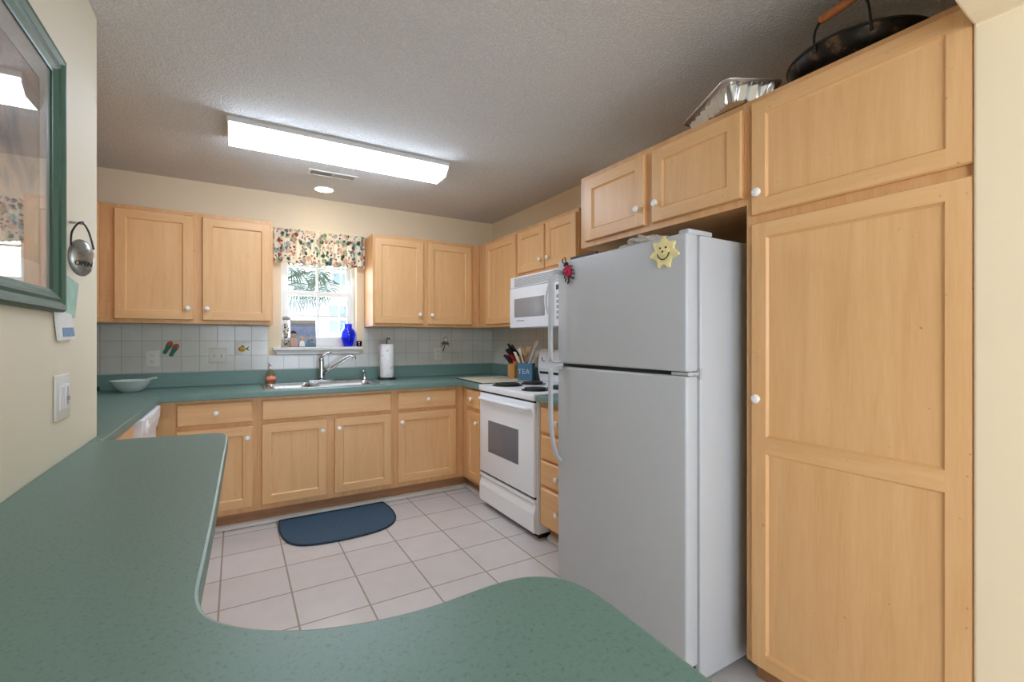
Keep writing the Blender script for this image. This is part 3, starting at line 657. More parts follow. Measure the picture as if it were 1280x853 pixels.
# back console
MB().prism([(2.215, .920), (2.15, .920), (2.13, 1.03), (2.145, 1.16), (2.16, 1.185), (2.215, 1.185)], 'y', RY0, RY1).build('backguard', WHITE, rg, bevel=.012)
MB().box(2.134, 2.16, RY0 + .03, RY1 - .03, .985, 1.005).build('vent_slot', DARK, rg)
for y in (3.07, 2.97, 2.58, 2.48):
    k = MB().lathe([(.024, -.006), (.022, .012), (.020, .016), (0, .017)], (2.141, y, 1.105), 20, axis='-x').build('knob', VINYL, rg)
    MB().box(2.116, 2.126, y - .003, y + .003, 1.09, 1.12).build('pointer', GREY, k)
MB().box(2.137, 2.146, 2.68, 2.87, 1.07, 1.135).build('display', BLACK, rg)
for (x, y, r) in ((1.735, 2.965, .095), (1.965, 2.965, .078), (1.735, 2.590, .078), (1.965, 2.590, .095)):
    b = MB().lathe([(r + .018, .004), (r + .02, 0), (r + .018, -.002), (r + .012, .001), (r, -.004), (.02, -.006), (0, -.006)], (x, y, .921), 36).build('burner', DRIP, rg)
    mb = MB(); pts = []
    for i in range(110):
        a = i / 110 * 2 * PI * 4.4; q = .018 + (r - .020) * i / 110; pts.append((x + q * math.cos(a), y + q * math.sin(a), .931))
    mb.tube(pts, .0062, 8); mb.build('coil', BLADE, b)

# ------------------------------------------------------------------ microwave
mw = thing('microwave', (2.05, 2.766, 1.352), 'white over the range microwave under the short wall cabinet', 'microwave')
MY0, MY1 = 2.387, 3.144; mx = 1.865
MB().rbox(mx + .018, R - .008, MY0, MY1, 1.366, 1.7515, .004).build('body', WHITE, mw)
MB().prism([(mx + .03, 1.352), (mx + .30, 1.356), (mx + .30, 1.367), (mx + .03, 1.367)], 'y', MY0 + .05, MY1 - .05).build('under_panel', VINYL, mw)
MB().rbox(mx, mx + .02, MY0, MY1, 1.662, 1.747, .006).build('vent_hood', WHITE, mw)
mb = MB()
for i in range(7): mb.box(mx - .002, mx + .004, MY0 + .03, MY1 - .065, 1.671 + i * .0095, 1.6755 + i * .0095)
mb.build('vent_grille', GREY, mw)
dm = MB().rbox(mx - .006, mx + .019, 2.56, MY1, 1.352, 1.658, .008).build('door', WHITE, mw)
MB().rbox(mx - .0085, mx - .003, 2.660, 3.072, 1.432, 1.575, .002).build('window', MWGL, dm)
MB().box(mx - .0068, mx - .005, 2.93, 3.04, 1.402, 1.409).build('badge', GREY, dm)
MB().tube(spline([(mx - .004, 2.585, 1.632), (mx - .03, 2.59, 1.618), (mx - .042, 2.60, 1.53), (mx - .03, 2.59, 1.45), (mx - .004, 2.585, 1.436)], 6), .0105, 10).build('handle', WHITE, dm)
cp = MB().rbox(mx - .004, mx + .019, MY0, 2.556, 1.352, 1.658, .006).build('control_panel', WHITE, mw)
MB().box(mx - .0055, mx, 2.41, 2.53, 1.60, 1.635).build('display', BLACK, cp)
mb = MB()
for i in range(3):
    for j in range(5): mb.box(mx - .005, mx, 2.415 + i * .04, 2.445 + i * .04, 1.40 + j * .036, 1.424 + j * .036)
mb.build('keypad', GREY, cp)

# ------------------------------------------------------------------ dishwasher
dw = thing('dishwasher', (-.73, 3.15, 0), 'white built in dishwasher on the left run near the corner', 'dishwasher')
DY0, DY1 = 2.845, 3.452
MB().box(XL + .03, -.432, DY0, DY1, .10, .873).build('body', WHITE, dw)
MB().box(XL + .03, -.50, DY0, DY1, 0, .10).build('toe_panel', DARK, dw)
MB().rbox(-.4315, -.410, DY0 + .003, DY1 - .003, .11, .74, .006).build('door', WHITE, dw)
cpn = MB().prism([(-.4315, .742), (-.405, .742), (-.398, .775), (-.390, .81), (-.388, .860), (-.392, .870), (-.4315, .870)], 'y', DY0 + .003, DY1 - .003).build('console', WHITE, dw, bevel=.004)
MB().lathe([(.034, -.006), (.033, .004), (.029, .006), (.012, .006), (.011, .011), (0, .012)], (-.391, 2.98, .815), 24, axis='x').build('dial', VINYL, cpn)
MB().rbox(-.3925, -.384, 3.10, 3.30, .838, .862, .003).build('latch', VINYL, cpn)

# ------------------------------------------------------------------ ceiling fittings
cl = thing('ceiling_light', (.59, 2.98, H), 'long white fluorescent ceiling light with wraparound lens', 'ceiling light')
LX0, LX1 = -.04, 1.215
MB().box(LX0 - .002, LX1 + .002, 2.843, 3.110, H - .026, H - .0005).build('housing', TRIM, cl)
MB().prism([(2.857, H - .0255), (3.096, H - .0255), (3.098, H - .036), (3.055, H - .082), (2.90, H - .082), (2.855, H - .036)], 'x', LX0 + .006, LX1 - .006).build('lens', FLUOM, cl)
for x in (LX0, LX1 - .006): MB().prism([(2.852, H - .0262), (3.101, H - .0262), (3.103, H - .038), (3.057, H - .084), (2.898, H - .084), (2.850, H - .038)], 'x', x, x + .006).build('end_cap', VINYL, cl)
cv = thing('ceiling_vent', (.59, 3.49, H), 'white slotted air vent in the ceiling behind the long light', 'vent')
MB().grid([.425, .447, .588, .598, .738, .760], [3.432, 3.452, 3.528, 3.548], lambda u, v: not (3.452 < v < 3.528 and (.447 < u < .588 or .598 < u < .738)), H - .006, H - .0005).build('frame', TRIM, cv, bevel=.002)
MB().box(.440, .745, 3.446, 3.534, H - .0016, H - .0006).build('duct', BLACK, cv)
for i in range(11):
    MB().box(.4505 + i * .0125, .4525 + i * .0125, 3.452, 3.528, H - .005, H - .002).build('slat', TRIM, cv)
    for x in (.601,):
        MB().prism([(x + i * .0125, H - .0055), (x + i * .0125 + .0055, H - .0055), (x + i * .0125 + .008, H - .002), (x + i * .0125 + .0035, H - .002)], 'y', 3.452, 3.528).build('slat', TRIM, cv)
rc = thing('recessed_light', (.592, 3.862, H), 'round recessed can light in the ceiling near the window', 'ceiling light')
MB().lathe([(.066, -.0005), (.082, -.0005), (.083, -.004), (.078, -.007), (.068, -.005), (.066, -.0005)], (.592, 3.862, H), 32).build('trim_ring', TRIM, rc)
MB().lathe([(0, -.003), (.04, -.0028), (.066, -.001)], (.592, 3.862, H), 28).build('bulb', CANM, rc)
sl = bpy.data.lights.new('recessed_beam', 'SPOT'); sl.energy = 6; sl.spot_size = 1.9; sl.spot_blend = .9; sl.color = (1, .80, .56); sl.shadow_soft_size = .06
so_ = bpy.data.objects.new('recessed_beam', sl); C.objects.link(so_); so_.location = (.592, 3.862, H - .012)

# ------------------------------------------------------------------ valance
def floral():
    m, nt, b = newmat('floral_cotton')
    col = None; base = srgb(244, 234, 216)
    prev = None
    for i, (sc, lo, hi, cols, off) in enumerate([(20, .36, .44, [srgb(196, 186, 150), srgb(222, 190, 168), srgb(168, 180, 176), srgb(214, 200, 180), srgb(176, 188, 150)], 8.3), (24, .30, .38, [srgb(70, 116, 80), srgb(176, 84, 76), srgb(110, 140, 150), srgb(214, 164, 140), srgb(56, 100, 72)], 0), (44, .27, .36, [srgb(140, 84, 76), srgb(84, 124, 92), srgb(150, 128, 134), srgb(196, 104, 92), srgb(72, 98, 80)], 3.7)]):
        mp = coords(nt, (1, .0, .8), (off, 0, off))
        n = noise_node(nt, mp, 40, 2); ad = N(nt, 'ShaderNodeVectorMath', operation='SCALE'); ad.inputs['Scale'].default_value = .025
        nt.links.new(n.outputs['Color'], ad.inputs[0]); sm_ = N(nt, 'ShaderNodeVectorMath', operation='ADD')
        nt.links.new(mp.outputs['Vector'], sm_.inputs[0]); nt.links.new(ad.outputs[0], sm_.inputs[1])
        v = N(nt, 'ShaderNodeTexVoronoi'); v.inputs['Scale'].default_value = sc; nt.links.new(sm_.outputs[0], v.inputs['Vector'])
        sp_ = N(nt, 'ShaderNodeSeparateColor'); nt.links.new(v.outputs['Color'], sp_.inputs[0])
        cr = ramp(nt, sp_.outputs[0], [(j / 5, c) for j, c in enumerate(cols)]); cr.color_ramp.interpolation = 'CONSTANT'
        mk = ramp(nt, v.outputs['Distance'], [(lo, (1, 1, 1, 1)), (hi, (0, 0, 0, 1))])
        mx_ = N(nt, 'ShaderNodeMix', data_type='RGBA'); nt.links.new(mk.outputs['Color'], mx_.inputs[0])
        if prev is None: mx_.inputs[6].default_value = base
        else: nt.links.new(prev, mx_.inputs[6])
        nt.links.new(cr.outputs['Color'], mx_.inputs[7]); prev = mx_.outputs[2]
    nt.links.new(prev, b.inputs['Base Color']); b.inputs['Roughness'].default_value = .9
    tr = N(nt, 'ShaderNodeBsdfTranslucent'); nt.links.new(prev, tr.inputs['Color'])
    ms = N(nt, 'ShaderNodeMixShader'); ms.inputs[0].default_value = .3
    o = nt.nodes['Material Output']; nt.links.new(b.outputs[0], ms.inputs[1]); nt.links.new(tr.outputs[0], ms.inputs[2]); nt.links.new(ms.outputs[0], o.inputs['Surface'])
    return m
vl = thing('valance_curtain', (.604, D - .05, 1.87), 'gathered floral valance curtain hanging over the kitchen window', 'curtain')
mb = MB(); nu, nv = 240, 14; VX0, VX1 = .252, .956
vs = []
for j in range(nv + 1):
    t = j / nv
    for i in range(nu + 1):
        s = i / nu; x = VX0 + (VX1 - VX0) * s
        a = math.sin(s * 74 + 1.3 * math.sin(s * 9)) * .6 + math.sin(s * 131 + 2) * .4
        amp = (.013 + .012 * t) if t > .16 else .010
        z = 2.147 + .005 * math.sin(s * 150) * (1 if j == 0 else .3) - t * (.272 + .006 * math.sin(s * 40))
        y = D - .060 - amp * a - (.012 if j in (1, 2) else 0)
        vs.append((x, y, z))
fs = [(j * (nu + 1) + i, j * (nu + 1) + i + 1, (j + 1) * (nu + 1) + i + 1, (j + 1) * (nu + 1) + i) for j in range(nv) for i in range(nu)]
mb.add(vs, fs, 0, True); o = mb.build('fabric', floral(), vl)
md = o.modifiers.new('thick', 'SOLIDIFY'); md.thickness = .0015
MB().tube([(.245, D - .052, 2.118), (.952, D - .052, 2.118)], .006, 8).tube([(.247, D - .052, 2.118), (.247, D - .001, 2.118)], .005, 6).tube([(.95, D - .052, 2.118), (.95, D - .001, 2.118)], .005, 6).build('curtain_rod', VINYL, vl)

# ------------------------------------------------------------------ window sill things
zs = WZ0
jr = thing('shell_jar', (.352, D + .01, zs), 'tall clear glass jar of seashells at the left end of the window sill', 'jar')
MB().lathe([(.030, 0), (.033, .004), (.033, .20), (.026, .212), (.026, .222), (.0245, .222), (.0245, .211), (.031, .199), (.031, .006), (0, .005)], (.352, D + .01, zs), 22).build('glass', PANE, jr)
MB().lathe([(.028, .221), (.030, .223), (.030, .243), (.020, .248), (0, .249)], (.352, D + .01, zs), 20).build('lid', GREY, jr)
SH = [plain('shell_%d' % i, c, .6, var=.25, scale=90) for i, c in enumerate([srgb(214, 200, 180), srgb(150, 120, 96), srgb(110, 96, 84), srgb(236, 226, 212)])]
for i in range(26):
    a = i * 2.4; r = .019 * math.sqrt(((i * 7) % 10) / 10); s = random.uniform(.008, .0105)
    mb = MB().lathe([(0, -s), (s * .8, -s * .4), (s, 0), (s * .6, s * .6), (0, s * .9)], (0, 0, 0), 8)
    mb.xf(Matrix.Translation((.352 + r * math.cos(a), D + .01 + r * math.sin(a), zs + .017 + i * .0066)) @ Matrix.Rotation(random.random() * 3, 4, 'X') @ Matrix.Rotation(random.random() * 3, 4, 'Y'))
    o = mb.build('seashell', SH[i % 4]); recenter(o); tag(o, 'small seashell inside the tall glass jar on the window sill', 'seashell', 'seashells in the window jar')
# photograph leaning on the lower sash
def photo_mat():
    m, nt, b = newmat('beach_photo'); mp = coords(nt)
    sp_ = N(nt, 'ShaderNodeSeparateXYZ'); nt.links.new(mp.outputs['Vector'], sp_.inputs[0])
    mr = N(nt, 'ShaderNodeMapRange'); mr.inputs[1].default_value = zs; mr.inputs[2].default_value = zs + .226; nt.links.new(sp_.outputs[2], mr.inputs[0])
    r = ramp(nt, mr.outputs[0], [(0, srgb(96, 120, 150)), (.22, srgb(150, 150, 150)), (.36, srgb(150, 158, 170)), (.46, srgb(126, 142, 172)), (.72, srgb(140, 154, 186)), (.82, srgb(120, 122, 126)), (.92, srgb(168, 162, 150))])
    n = noise_node(nt, mp, 40, 3); rr_ = ramp(nt, n.outputs['Fac'], [(.3, (.75, .75, .78, 1)), (.7, (1, 1, 1, 1))])
    mm = N(nt, 'ShaderNodeMix', data_type='RGBA', blend_type='MULTIPLY'); mm.inputs[0].default_value = 1
    nt.links.new(r.outputs['Color'], mm.inputs[6]); nt.links.new(rr_.outputs['Color'], mm.inputs[7]); nt.links.new(mm.outputs[2], b.inputs['Base Color']); b.inputs['Roughness'].default_value = .3; return m
pp = thing('photo_print', (.482, D + .05, zs), 'unframed beach photo print of people leaning on the window sill', 'photo')
Mt = Matrix.Translation((.482, D + .052, zs)) @ Matrix.Rotation(-.10, 4, 'X')
MB().box(-.098, .098, -.002, .002, 0, .226).xf(Mt).build('print', photo_mat(), pp)
SKIN = plain('photo_skin_tone', srgb(196, 160, 140), .6); HAIR = plain('photo_hair', srgb(50, 40, 38), .6); CLO = plain('photo_clothes', srgb(80, 120, 150), .6)
def pfig(x, z, h, m1, m2, m3):
    MB().prism([(x - .3 * h, 0.004), (x + .3 * h, .004), (x + .26 * h, z * .6), (x + .1 * h, z * .75), (x - .1 * h, z * .75), (x - .26 * h, z * .6)], 'y', -.0026, -.0021).xf(Mt).build('printed_figure', m3, pp)
    MB().lathe([(0, .0031), (h * .2, .0029), (h * .2, .0022)], (x, 0, z), 16, axis='-y', sy=1.2).xf(Mt).build('printed_head', m1, pp)
    MB().prism([(x + h * .22 * math.cos(a), z + h * .05 + h * .24 * math.sin(a)) for a in [i * PI / 8 for i in range(9)]], 'y', -.0036, -.0032).xf(Mt).build('printed_hair', m2, pp)
pfig(-.075, .105, .11, SKIN, HAIR, SKIN); pfig(-.01, .07, .07, SKIN, SKIN, PAPER); pfig(.04, .085, .05, SKIN, CLO, CLO); pfig(.065, .05, .05, SKIN, HAIR, CLO)
vz = MB().lathe([(.036, 0), (.038, .004), (.045, .03), (.058, .075), (.064, .105), (.060, .130), (.044, .152), (.036, .162), (.036, .192), (.040, .197), (.036, .197), (.032, .190), (.032, .160), (.040, .150), (.056, .128), (.060, .105), (.054, .076), (.041, .03), (.032, .008), (0, .007)], (.832, D + .012, zs), 10).build('blue_vase', BLUEG)
tag(recenter(vz), 'cobalt blue glass vase at the right of the window sill', 'vase')
gl = MB().lathe([(.020, 0), (.022, .003), (.024, .05), (.022, .05), (.020, .006), (0, .005)], (.917, D - .022, zs), 18).build('small_glass', CLEAR)
tag(recenter(gl), 'small clear glass at the right end of the window sill', 'glass')

# ------------------------------------------------------------------ wall plates and ornaments
yw = D - .0075
def plate_back(x, z, w_, label, kinds):
    t = thing('outlet' if kinds == 'o' else 'switch_plate', (x, yw, z), label, 'outlet' if kinds == 'o' else 'light switch')
    MB().rbox(x - w_ / 2, x + w_ / 2, yw - .006, yw, z - .0575, z + .0575, .002).build('plate', PLATE, t)
    if kinds == 'o':
        for dz in (-.02, .02):
            s_ = MB().rbox(x - .015, x + .015, yw - .0085, yw - .004, z + dz - .014, z + dz + .014, .003).build('socket', PLATE, t)
            MB().box(x - .008, x - .0055, yw - .009, yw - .008, z + dz - .002, z + dz + .008).box(x + .0055, x + .008, yw - .009, yw - .008, z + dz - .002, z + dz + .006).box(x - .002, x + .002, yw - .009, yw - .008, z + dz - .009, z + dz - .005).build('slots', SLOT, s_)
    else:
        for dx in (-.023, .023):
            MB().prism([(yw - .005, z - .012), (yw - .010, z - .010), (yw - .018, z + .006), (yw - .015, z + .012), (yw - .005, z + .012)], 'x', x + dx - .005, x + dx + .005).build('toggle', PLATE, t)
plate_back(-.510, 1.127, .078, 'ivory outlet on the tile above the white bowl', 'o')
plate_back(-.117, 1.142, .118, 'ivory double light switch on the tile left of the window', 's')
plate_back(1.646, 1.128, .072, 'ivory outlet on the tile under the right wall cabinet', 'o')
ft = thing('fish_tile', (.045, yw, 1.19), 'square white tile with a yellow fish, left of the window', 'decorative tile')
MB().rbox(-.008, .098, yw - .006, yw, 1.137, 1.243, .002).build('tile', KN, ft)
fm = plain('fish_yellow', srgb(232, 186, 70), .3, var=.2, scale=80); fg = plain('fish_teal', srgb(40, 110, 110), .3)
MB().lathe([(0, .0068), (.027, .0066), (.027, .0055)], (.040, yw, 1.188), 20, axis='-y', sy=.72).build('fish_body', fm, ft)
MB().prism([(.062, 1.19), (.088, 1.214), (.080, 1.190), (.088, 1.170)], 'y', yw - .0068, yw - .0055).prism([(.026, 1.205), (.044, 1.222), (.056, 1.202)], 'y', yw - .0068, yw - .0055).build('fish_fins', fg, ft)
MB().lathe([(0, .0078), (.004, .0076), (.004, .006)], (.024, yw, 1.193), 10, axis='-y').build('fish_eye', BLACK, ft)
ff = thing('flip_flop_ornament', (-.404, yw, 1.195), 'pair of green flip flop ornaments with red flowers on the tile', 'ornament')
for dx, dz in ((-.018, .012), (.018, -.006)):
    pts = [(-.012, -.045), (.0, -.052), (.012, -.045), (.013, -.02), (.017, .01), (.017, .032), (.008, .046), (-.006, .047), (-.016, .036), (-.017, .012), (-.013, -.02)]
    ca, sa = math.cos(-.45), math.sin(-.45)
    s_ = MB().prism([(-.404 + dx + a * ca - b * sa, 1.193 + dz + a * sa + b * ca) for a, b in [(p[0], p[1]) for p in spline([(a, b, 0) for a, b in pts], 3, True)]], 'y', yw - .009, yw).build('sole', GRN, ff)
    mb = MB(); fx, fz = -.404 + dx + .012 * .9, 1.193 + dz + .026
    for k in range(5): mb.lathe([(0, .004), (.007, .003), (.008, 0)], (fx + .009 * math.cos(k * 1.257), yw - .009, fz + .009 * math.sin(k * 1.257)), 10, axis='-y')
    fl = mb.build('flower', plain('coral_red', srgb(226, 84, 56), .4), s_)
po = thing('palm_tree_ornament', (1.72, yw, 1.2), 'small brown palm tree ornament with a white shell above the right outlet', 'ornament')
MB().tube([(1.700, yw - .006, 1.152), (1.712, yw - .007, 1.185), (1.724, yw - .007, 1.222)], [.006, .0045, .004], 8).build('trunk', plain('ornament_brown', srgb(92, 74, 60), .6), po)
mb = MB()
for a, L in [(.2, .045), (-.35, .045), (2.9, .05), (3.5, .045), (1.2, .03), (2.1, .03)]:
    p0 = Vector((1.724, yw - .007, 1.222)); d = Vector((math.cos(a), 0, math.sin(a)))
    mb.tube([p0, p0 + d * L * .5 + Vector((0, 0, .006)), p0 + d * L + Vector((0, 0, -.012))], [.004, .008, .001], 6)
mb.build('leaves', plain('ornament_olive', srgb(120, 112, 70), .6, var=.3), po)
MB().lathe([(0, .016), (.014, .012), (.022, .0)], (1.726, yw, 1.262), 14, axis='-y', sy=1.3).build('shell', KN, po)

# left foreground wall
xw = XS
pf = thing('framed_picture', (xw, 1.36, 1.35), 'large green framed picture under glass on the left foreground wall', 'picture')
PY0, PY1, PZ0, PZ1 = .80, 1.746, 1.338, 2.038
prof = [(0, 0), (0, .022), (.006, .030), (.018, .031), (.026, .023), (.034, .026), (.042, .022), (.052, .014), (.058, .013), (.058, 0)]
mb = MB(); L = []
for (i, h) in prof: L += [(xw + h, PY0 + i, PZ0 + i), (xw + h, PY1 - i, PZ0 + i), (xw + h, PY1 - i, PZ1 - i), (xw + h, PY0 + i, PZ1 - i)]
for k in range(len(prof) - 1):
    for j in range(4): mb.add([L[k * 4 + j], L[k * 4 + (j + 1) % 4], L[k * 4 + 4 + (j + 1) % 4], L[k * 4 + 4 + j]], [(0, 1, 2, 3)], 1 if k in (3, 6) else 0)
mb.build('frame', [DGRN, GOLDG], pf)
def art():
    m, nt, b = newmat('painted_garden_art'); mp = coords(nt, (1, 1, 1))
    n = noise_node(nt, mp, 4.5, 6, .65); n.inputs['Distortion'].default_value = 1.2
    r = ramp(nt, n.outputs['Fac'], [(.3, srgb(70, 74, 78)), (.42, srgb(140, 128, 132)), (.5, srgb(190, 160, 148)), (.58, srgb(158, 160, 150)), (.7, srgb(206, 198, 192))])
    nt.links.new(r.outputs['Color'], b.inputs['Base Color']); b.inputs['Roughness'].default_value = .7; return m
MB().box(xw + .0015, xw + .006, PY0 + .05, PY1 - .05, PZ0 + .05, PZ1 - .05).build('artwork', art(), pf)
MATB = plain('grey_mat_board', srgb(206, 203, 199), .8, var=.02)
MB().grid([PY0 + .055, PY0 + .13, PY1 - .13, PY1 - .055], [PZ0 + .055, PZ0 + .115, PZ1 - .115, PZ1 - .055], lambda u, v: not (PY0 + .13 < u < PY1 - .13 and PZ0 + .115 < v < PZ1 - .115), xw + .0065, xw + .0085, 'x').build('mat_board', MATB, pf)
MB().box(xw + .0095, xw + .0115, PY0 + .056, PY1 - .056, PZ0 + .056, PZ1 - .056).build('glass', PICG, pf)
# tin ladybird sign
ts = thing('tin_sign', (xw, 1.90, 1.46), 'oval tin OPEN sign on a wire handle, right of the framed picture', 'sign')
# local frame: x out of the disc, y across, z up; turned to face the room entrance
Ms = Matrix.Translation((xw + .030, 1.890, 1.513)) @ Matrix.Rotation(-.60, 4, 'Z')
MB().lathe([(0, .014), (.020, .0125), (.036, .008), (.046, .001), (.048, -.003), (0, -.004)], (0, 0, 0), 32, axis='x', sx=.86, sy=1.18).xf(Ms).build('disc', TIN, ts)
wire_ = plain('dark_wire', srgb(60, 66, 68), .4, .8)
MB().tube(spline([(0, -.034, .034), (0, -.030, .075), (0, -.004, .108), (0, .020, .085), (0, .037, .032)], 6), .0026, 8).xf(Ms).build('handle', wire_, ts)
MB().tube([(xw + .001, 1.893, 1.619), (xw + .030, 1.893, 1.619), (xw + .032, 1.893, 1.626)], .004, 8).build('hook', CHROME, ts)
text_mesh('OPEN', .021, .001).xf(Ms @ Matrix.Translation((.0142, -.008, -.020)) @ Matrix.Rotation(.20, 4, 'Y') @ Matrix(((0, 0, 1, 0), (1, 0, 0, 0), (0, 1, 0, 0), (0, 0, 0, 1)))).build('lettering', plain('dark_paint', srgb(52, 50, 40), .5), ts)
gp = MB().prism([(1.80, 1.460), (1.975, 1.440), (1.935, 1.330), (1.79, 1.345)], 'x', xw + .001, xw + .004).build('green_paper', plain('pale_green_paper', srgb(168, 206, 190), .7, var=.12, scale=25))
tag(recenter(gp), 'pale green paper pinned to the wall beneath the tin sign', 'paper')
br_ = thing('brochure', (xw, 1.83, 1.263), 'white folded brochure with a blue picture below the framed picture corner', 'brochure')
MB().prism([(1.735, 1.345), (1.862, 1.338), (1.905, 1.266), (1.765, 1.259)], 'x', xw + .004, xw + .012).build('cover', PAPER, br_)
MB().prism([(1.778, 1.296), (1.878, 1.299), (1.893, 1.273), (1.785, 1.270)], 'x', xw + .0122, xw + .013).build('picture', plain('blue_print', srgb(110, 150, 190), .6, var=.25, scale=90), br_)
dp = thing('wall_switch', (xw, 1.808, 1.097), 'white two gang switch plate on the left foreground wall above the peninsula', 'light switch')
MB().rbox(xw + .0005, xw + .008, 1.747, 1.869, 1.032, 1.162, .003).build('plate', PLATE, dp)
MB().prism([(xw + .006, 1.060), (xw + .010, 1.062), (xw + .013, 1.130), (xw + .006, 1.134)], 'y', 1.768, 1.800).build('rocker', VINYL, dp)
dk = MB().rbox(xw + .006, xw + .011, 1.816, 1.850, 1.060, 1.134, .002).build('dimmer', VINYL, dp)
MB().box(xw + .0105, xw + .0112, 1.829, 1.837, 1.072, 1.125).box(xw + .0105, xw + .014, 1.825, 1.841, 1.085, 1.097).build('slider', GREY, dk)

# ------------------------------------------------------------------ things on the counters
bw = MB().lathe([(.050, 0), (.055, .003), (.080, .025), (.102, .058), (.110, .074), (.113, .078), (.108, .078), (.098, .060), (.076, .030), (.05, .010), (0, .008)], (-.600, 3.93, CT), 36).build('bowl', BOWLM)
tag(recenter(bw), 'shallow white serving bowl on the left end of the back worktop', 'bowl')
sp_o = MB().tube(spline([(-.56, 3.92, .948), (-.53, 3.905, .982), (-.495, 3.89, .9985), (-.455, 3.875, 1.006)], 4), [.006] * 6 + [.007] * 7, 8).lathe([(0, -.006), (.020, -.004), (.026, .004), (.022, .005), (.016, 0), (0, -.002)], (-.575, 3.926, .938), 16).build('serving_spoon', BOWLM)
tag(recenter(sp_o), 'white spoon resting in the white serving bowl with its handle over the rim', 'spoon')
cd = MB().tube(spline([(-.86, D - .026, 1.02), (-.84, D - .03, .99), (-.825, D - .03, .95), (-.81, D - .05, .93), (-.80, D - .06, .925)], 4), .006, 8).rbox(-.84, -.79, D - .08, D - .028, CT + .001, .945, .006).build('power_cord', BLACK)
tag(recenter(cd), 'black power cord and plug at the far left of the back worktop', 'cord')
# cutting board
bo = thing('cutting_board', (1.86, 3.47, CT), 'large cream cutting board lying on the corner worktop beside the range', 'cutting board')
Mb = Matrix.Translation((1.64, 3.185, 0)) @ Matrix.Rotation(-.075, 4, 'Z')
MB().rbox(0, .44, 0, .585, CT + .004, CT + .011, .003).xf(Mb).build('board', BOARD, bo)
MB().grid([-.002, .006, .434, .442], [-.002, .006, .579, .587], lambda u, v: not (.006 < u < .434 and .006 < v < .579), CT + .0005, CT + .0095).xf(Mb).build('rubber_edge', plain('dark_board_edge', srgb(60, 62, 56), .6), bo)
zb = CT + .0112
# knife block and its knives
kb = thing('knife_block', (2.095, 3.43, zb), 'slanted light wood knife block in the corner behind the blue tin', 'knife block')
Mk = Matrix.Translation((2.105, 3.455, zb)) @ Matrix.Rotation(.15, 4, 'Z')
MB().prism([(-.055, 0), (.075, 0), (.075, .190), (.045, .215), (-.055, .110)], 'y', -.045, .045).xf(Mk).build('block', BLOCKW, kb, bevel=.003)
# knives stand out of the sloping face: axis tilted towards the room (-x)
ax = Vector((-.69, 0, .72)).normalized()
def knife(off, yy, L, mat, label, red=False):
    p0 = Mk @ Vector((-.005 + off * .07, yy, .162 + off * .072)); d = (Mk.to_3x3() @ ax)
    t = thing('kitchen_knife', p0, label, 'knife', 'knives in the wooden block')
    MB().tube([p0 - d * .06, p0 + d * .012], .0035, 6).build('blade', CHROME, t)
    MB().tube([p0 + d * .008, p0 + d * .02, p0 + d * L * .6, p0 + d * L], [.008, .011, .010, .012], 8).build('handle', mat, t)
knife(-.45, .026, .10, BLACK, 'black handled knife in the wooden block, lowest row far side')
knife(-.45, .0, .095, BLACK, 'black handled knife in the wooden block, lowest row middle')
knife(.0, .024, .12, BLACK, 'black handled knife in the wooden block, middle row far side')
knife(.1, -.002, .125, BLACK, 'black handled knife in the wooden block, middle row centre')
knife(.45, .02, .14, BLACK, 'black handled carving knife in the wooden block, tallest of the top row')
knife(.42, -.024, .13, BLACK, 'black handled knife in the wooden block, top row nearest the blue tin')
sc = thing('scissors', Mk @ Vector((-.02, -.028, .13)), 'red handled kitchen scissors stuck in the wooden knife block', 'scissors')
p0 = Mk @ Vector((-.025, -.028, .138)); d = (Mk.to_3x3() @ ax); sd_ = Vector((0, 1, 0))
MB().tube([p0 - d * .05, p0 + d * .02], .004, 6).build('blades', CHROME, sc)
for s in (-1, 1):
    c0 = p0 + d * .055 + sd_ * .02 * s
    MB().tube([c0 + d * .032 * math.cos(a) + sd_ * .016 * math.sin(a) for a in [i * 2 * PI / 16 for i in range(16)]], .0055, 8, closed=True).build('handle_loop', REDP, sc)
# whisk / ladle hanging at the block's left
wk = thing('measuring_spoon', (2.07, 3.50, zb), 'steel wire whisk leaning against the left of the knife block', 'whisk')
wx = Vector((2.050, 3.50, zb + .006)); wd = Vector((.02, -.015, .20))
mb = MB()
for k in range(4):
    a = k * PI / 4; q = Vector((math.cos(a), math.sin(a), 0))
    mb.tube([wx + wd * .55 + q * .004, wx + wd * .75 + q * .020, wx + wd * .95 + q * .018, wx + wd * 1.05, wx + wd * .95 - q * .018, wx + wd * .75 - q * .020, wx + wd * .55 - q * .004], .0014, 5)
mb.build('wires', CHROME, wk); MB().tube([wx, wx + wd * .56], .006, 8).build('handle', CHROME, wk); wk.name = 'whisk'
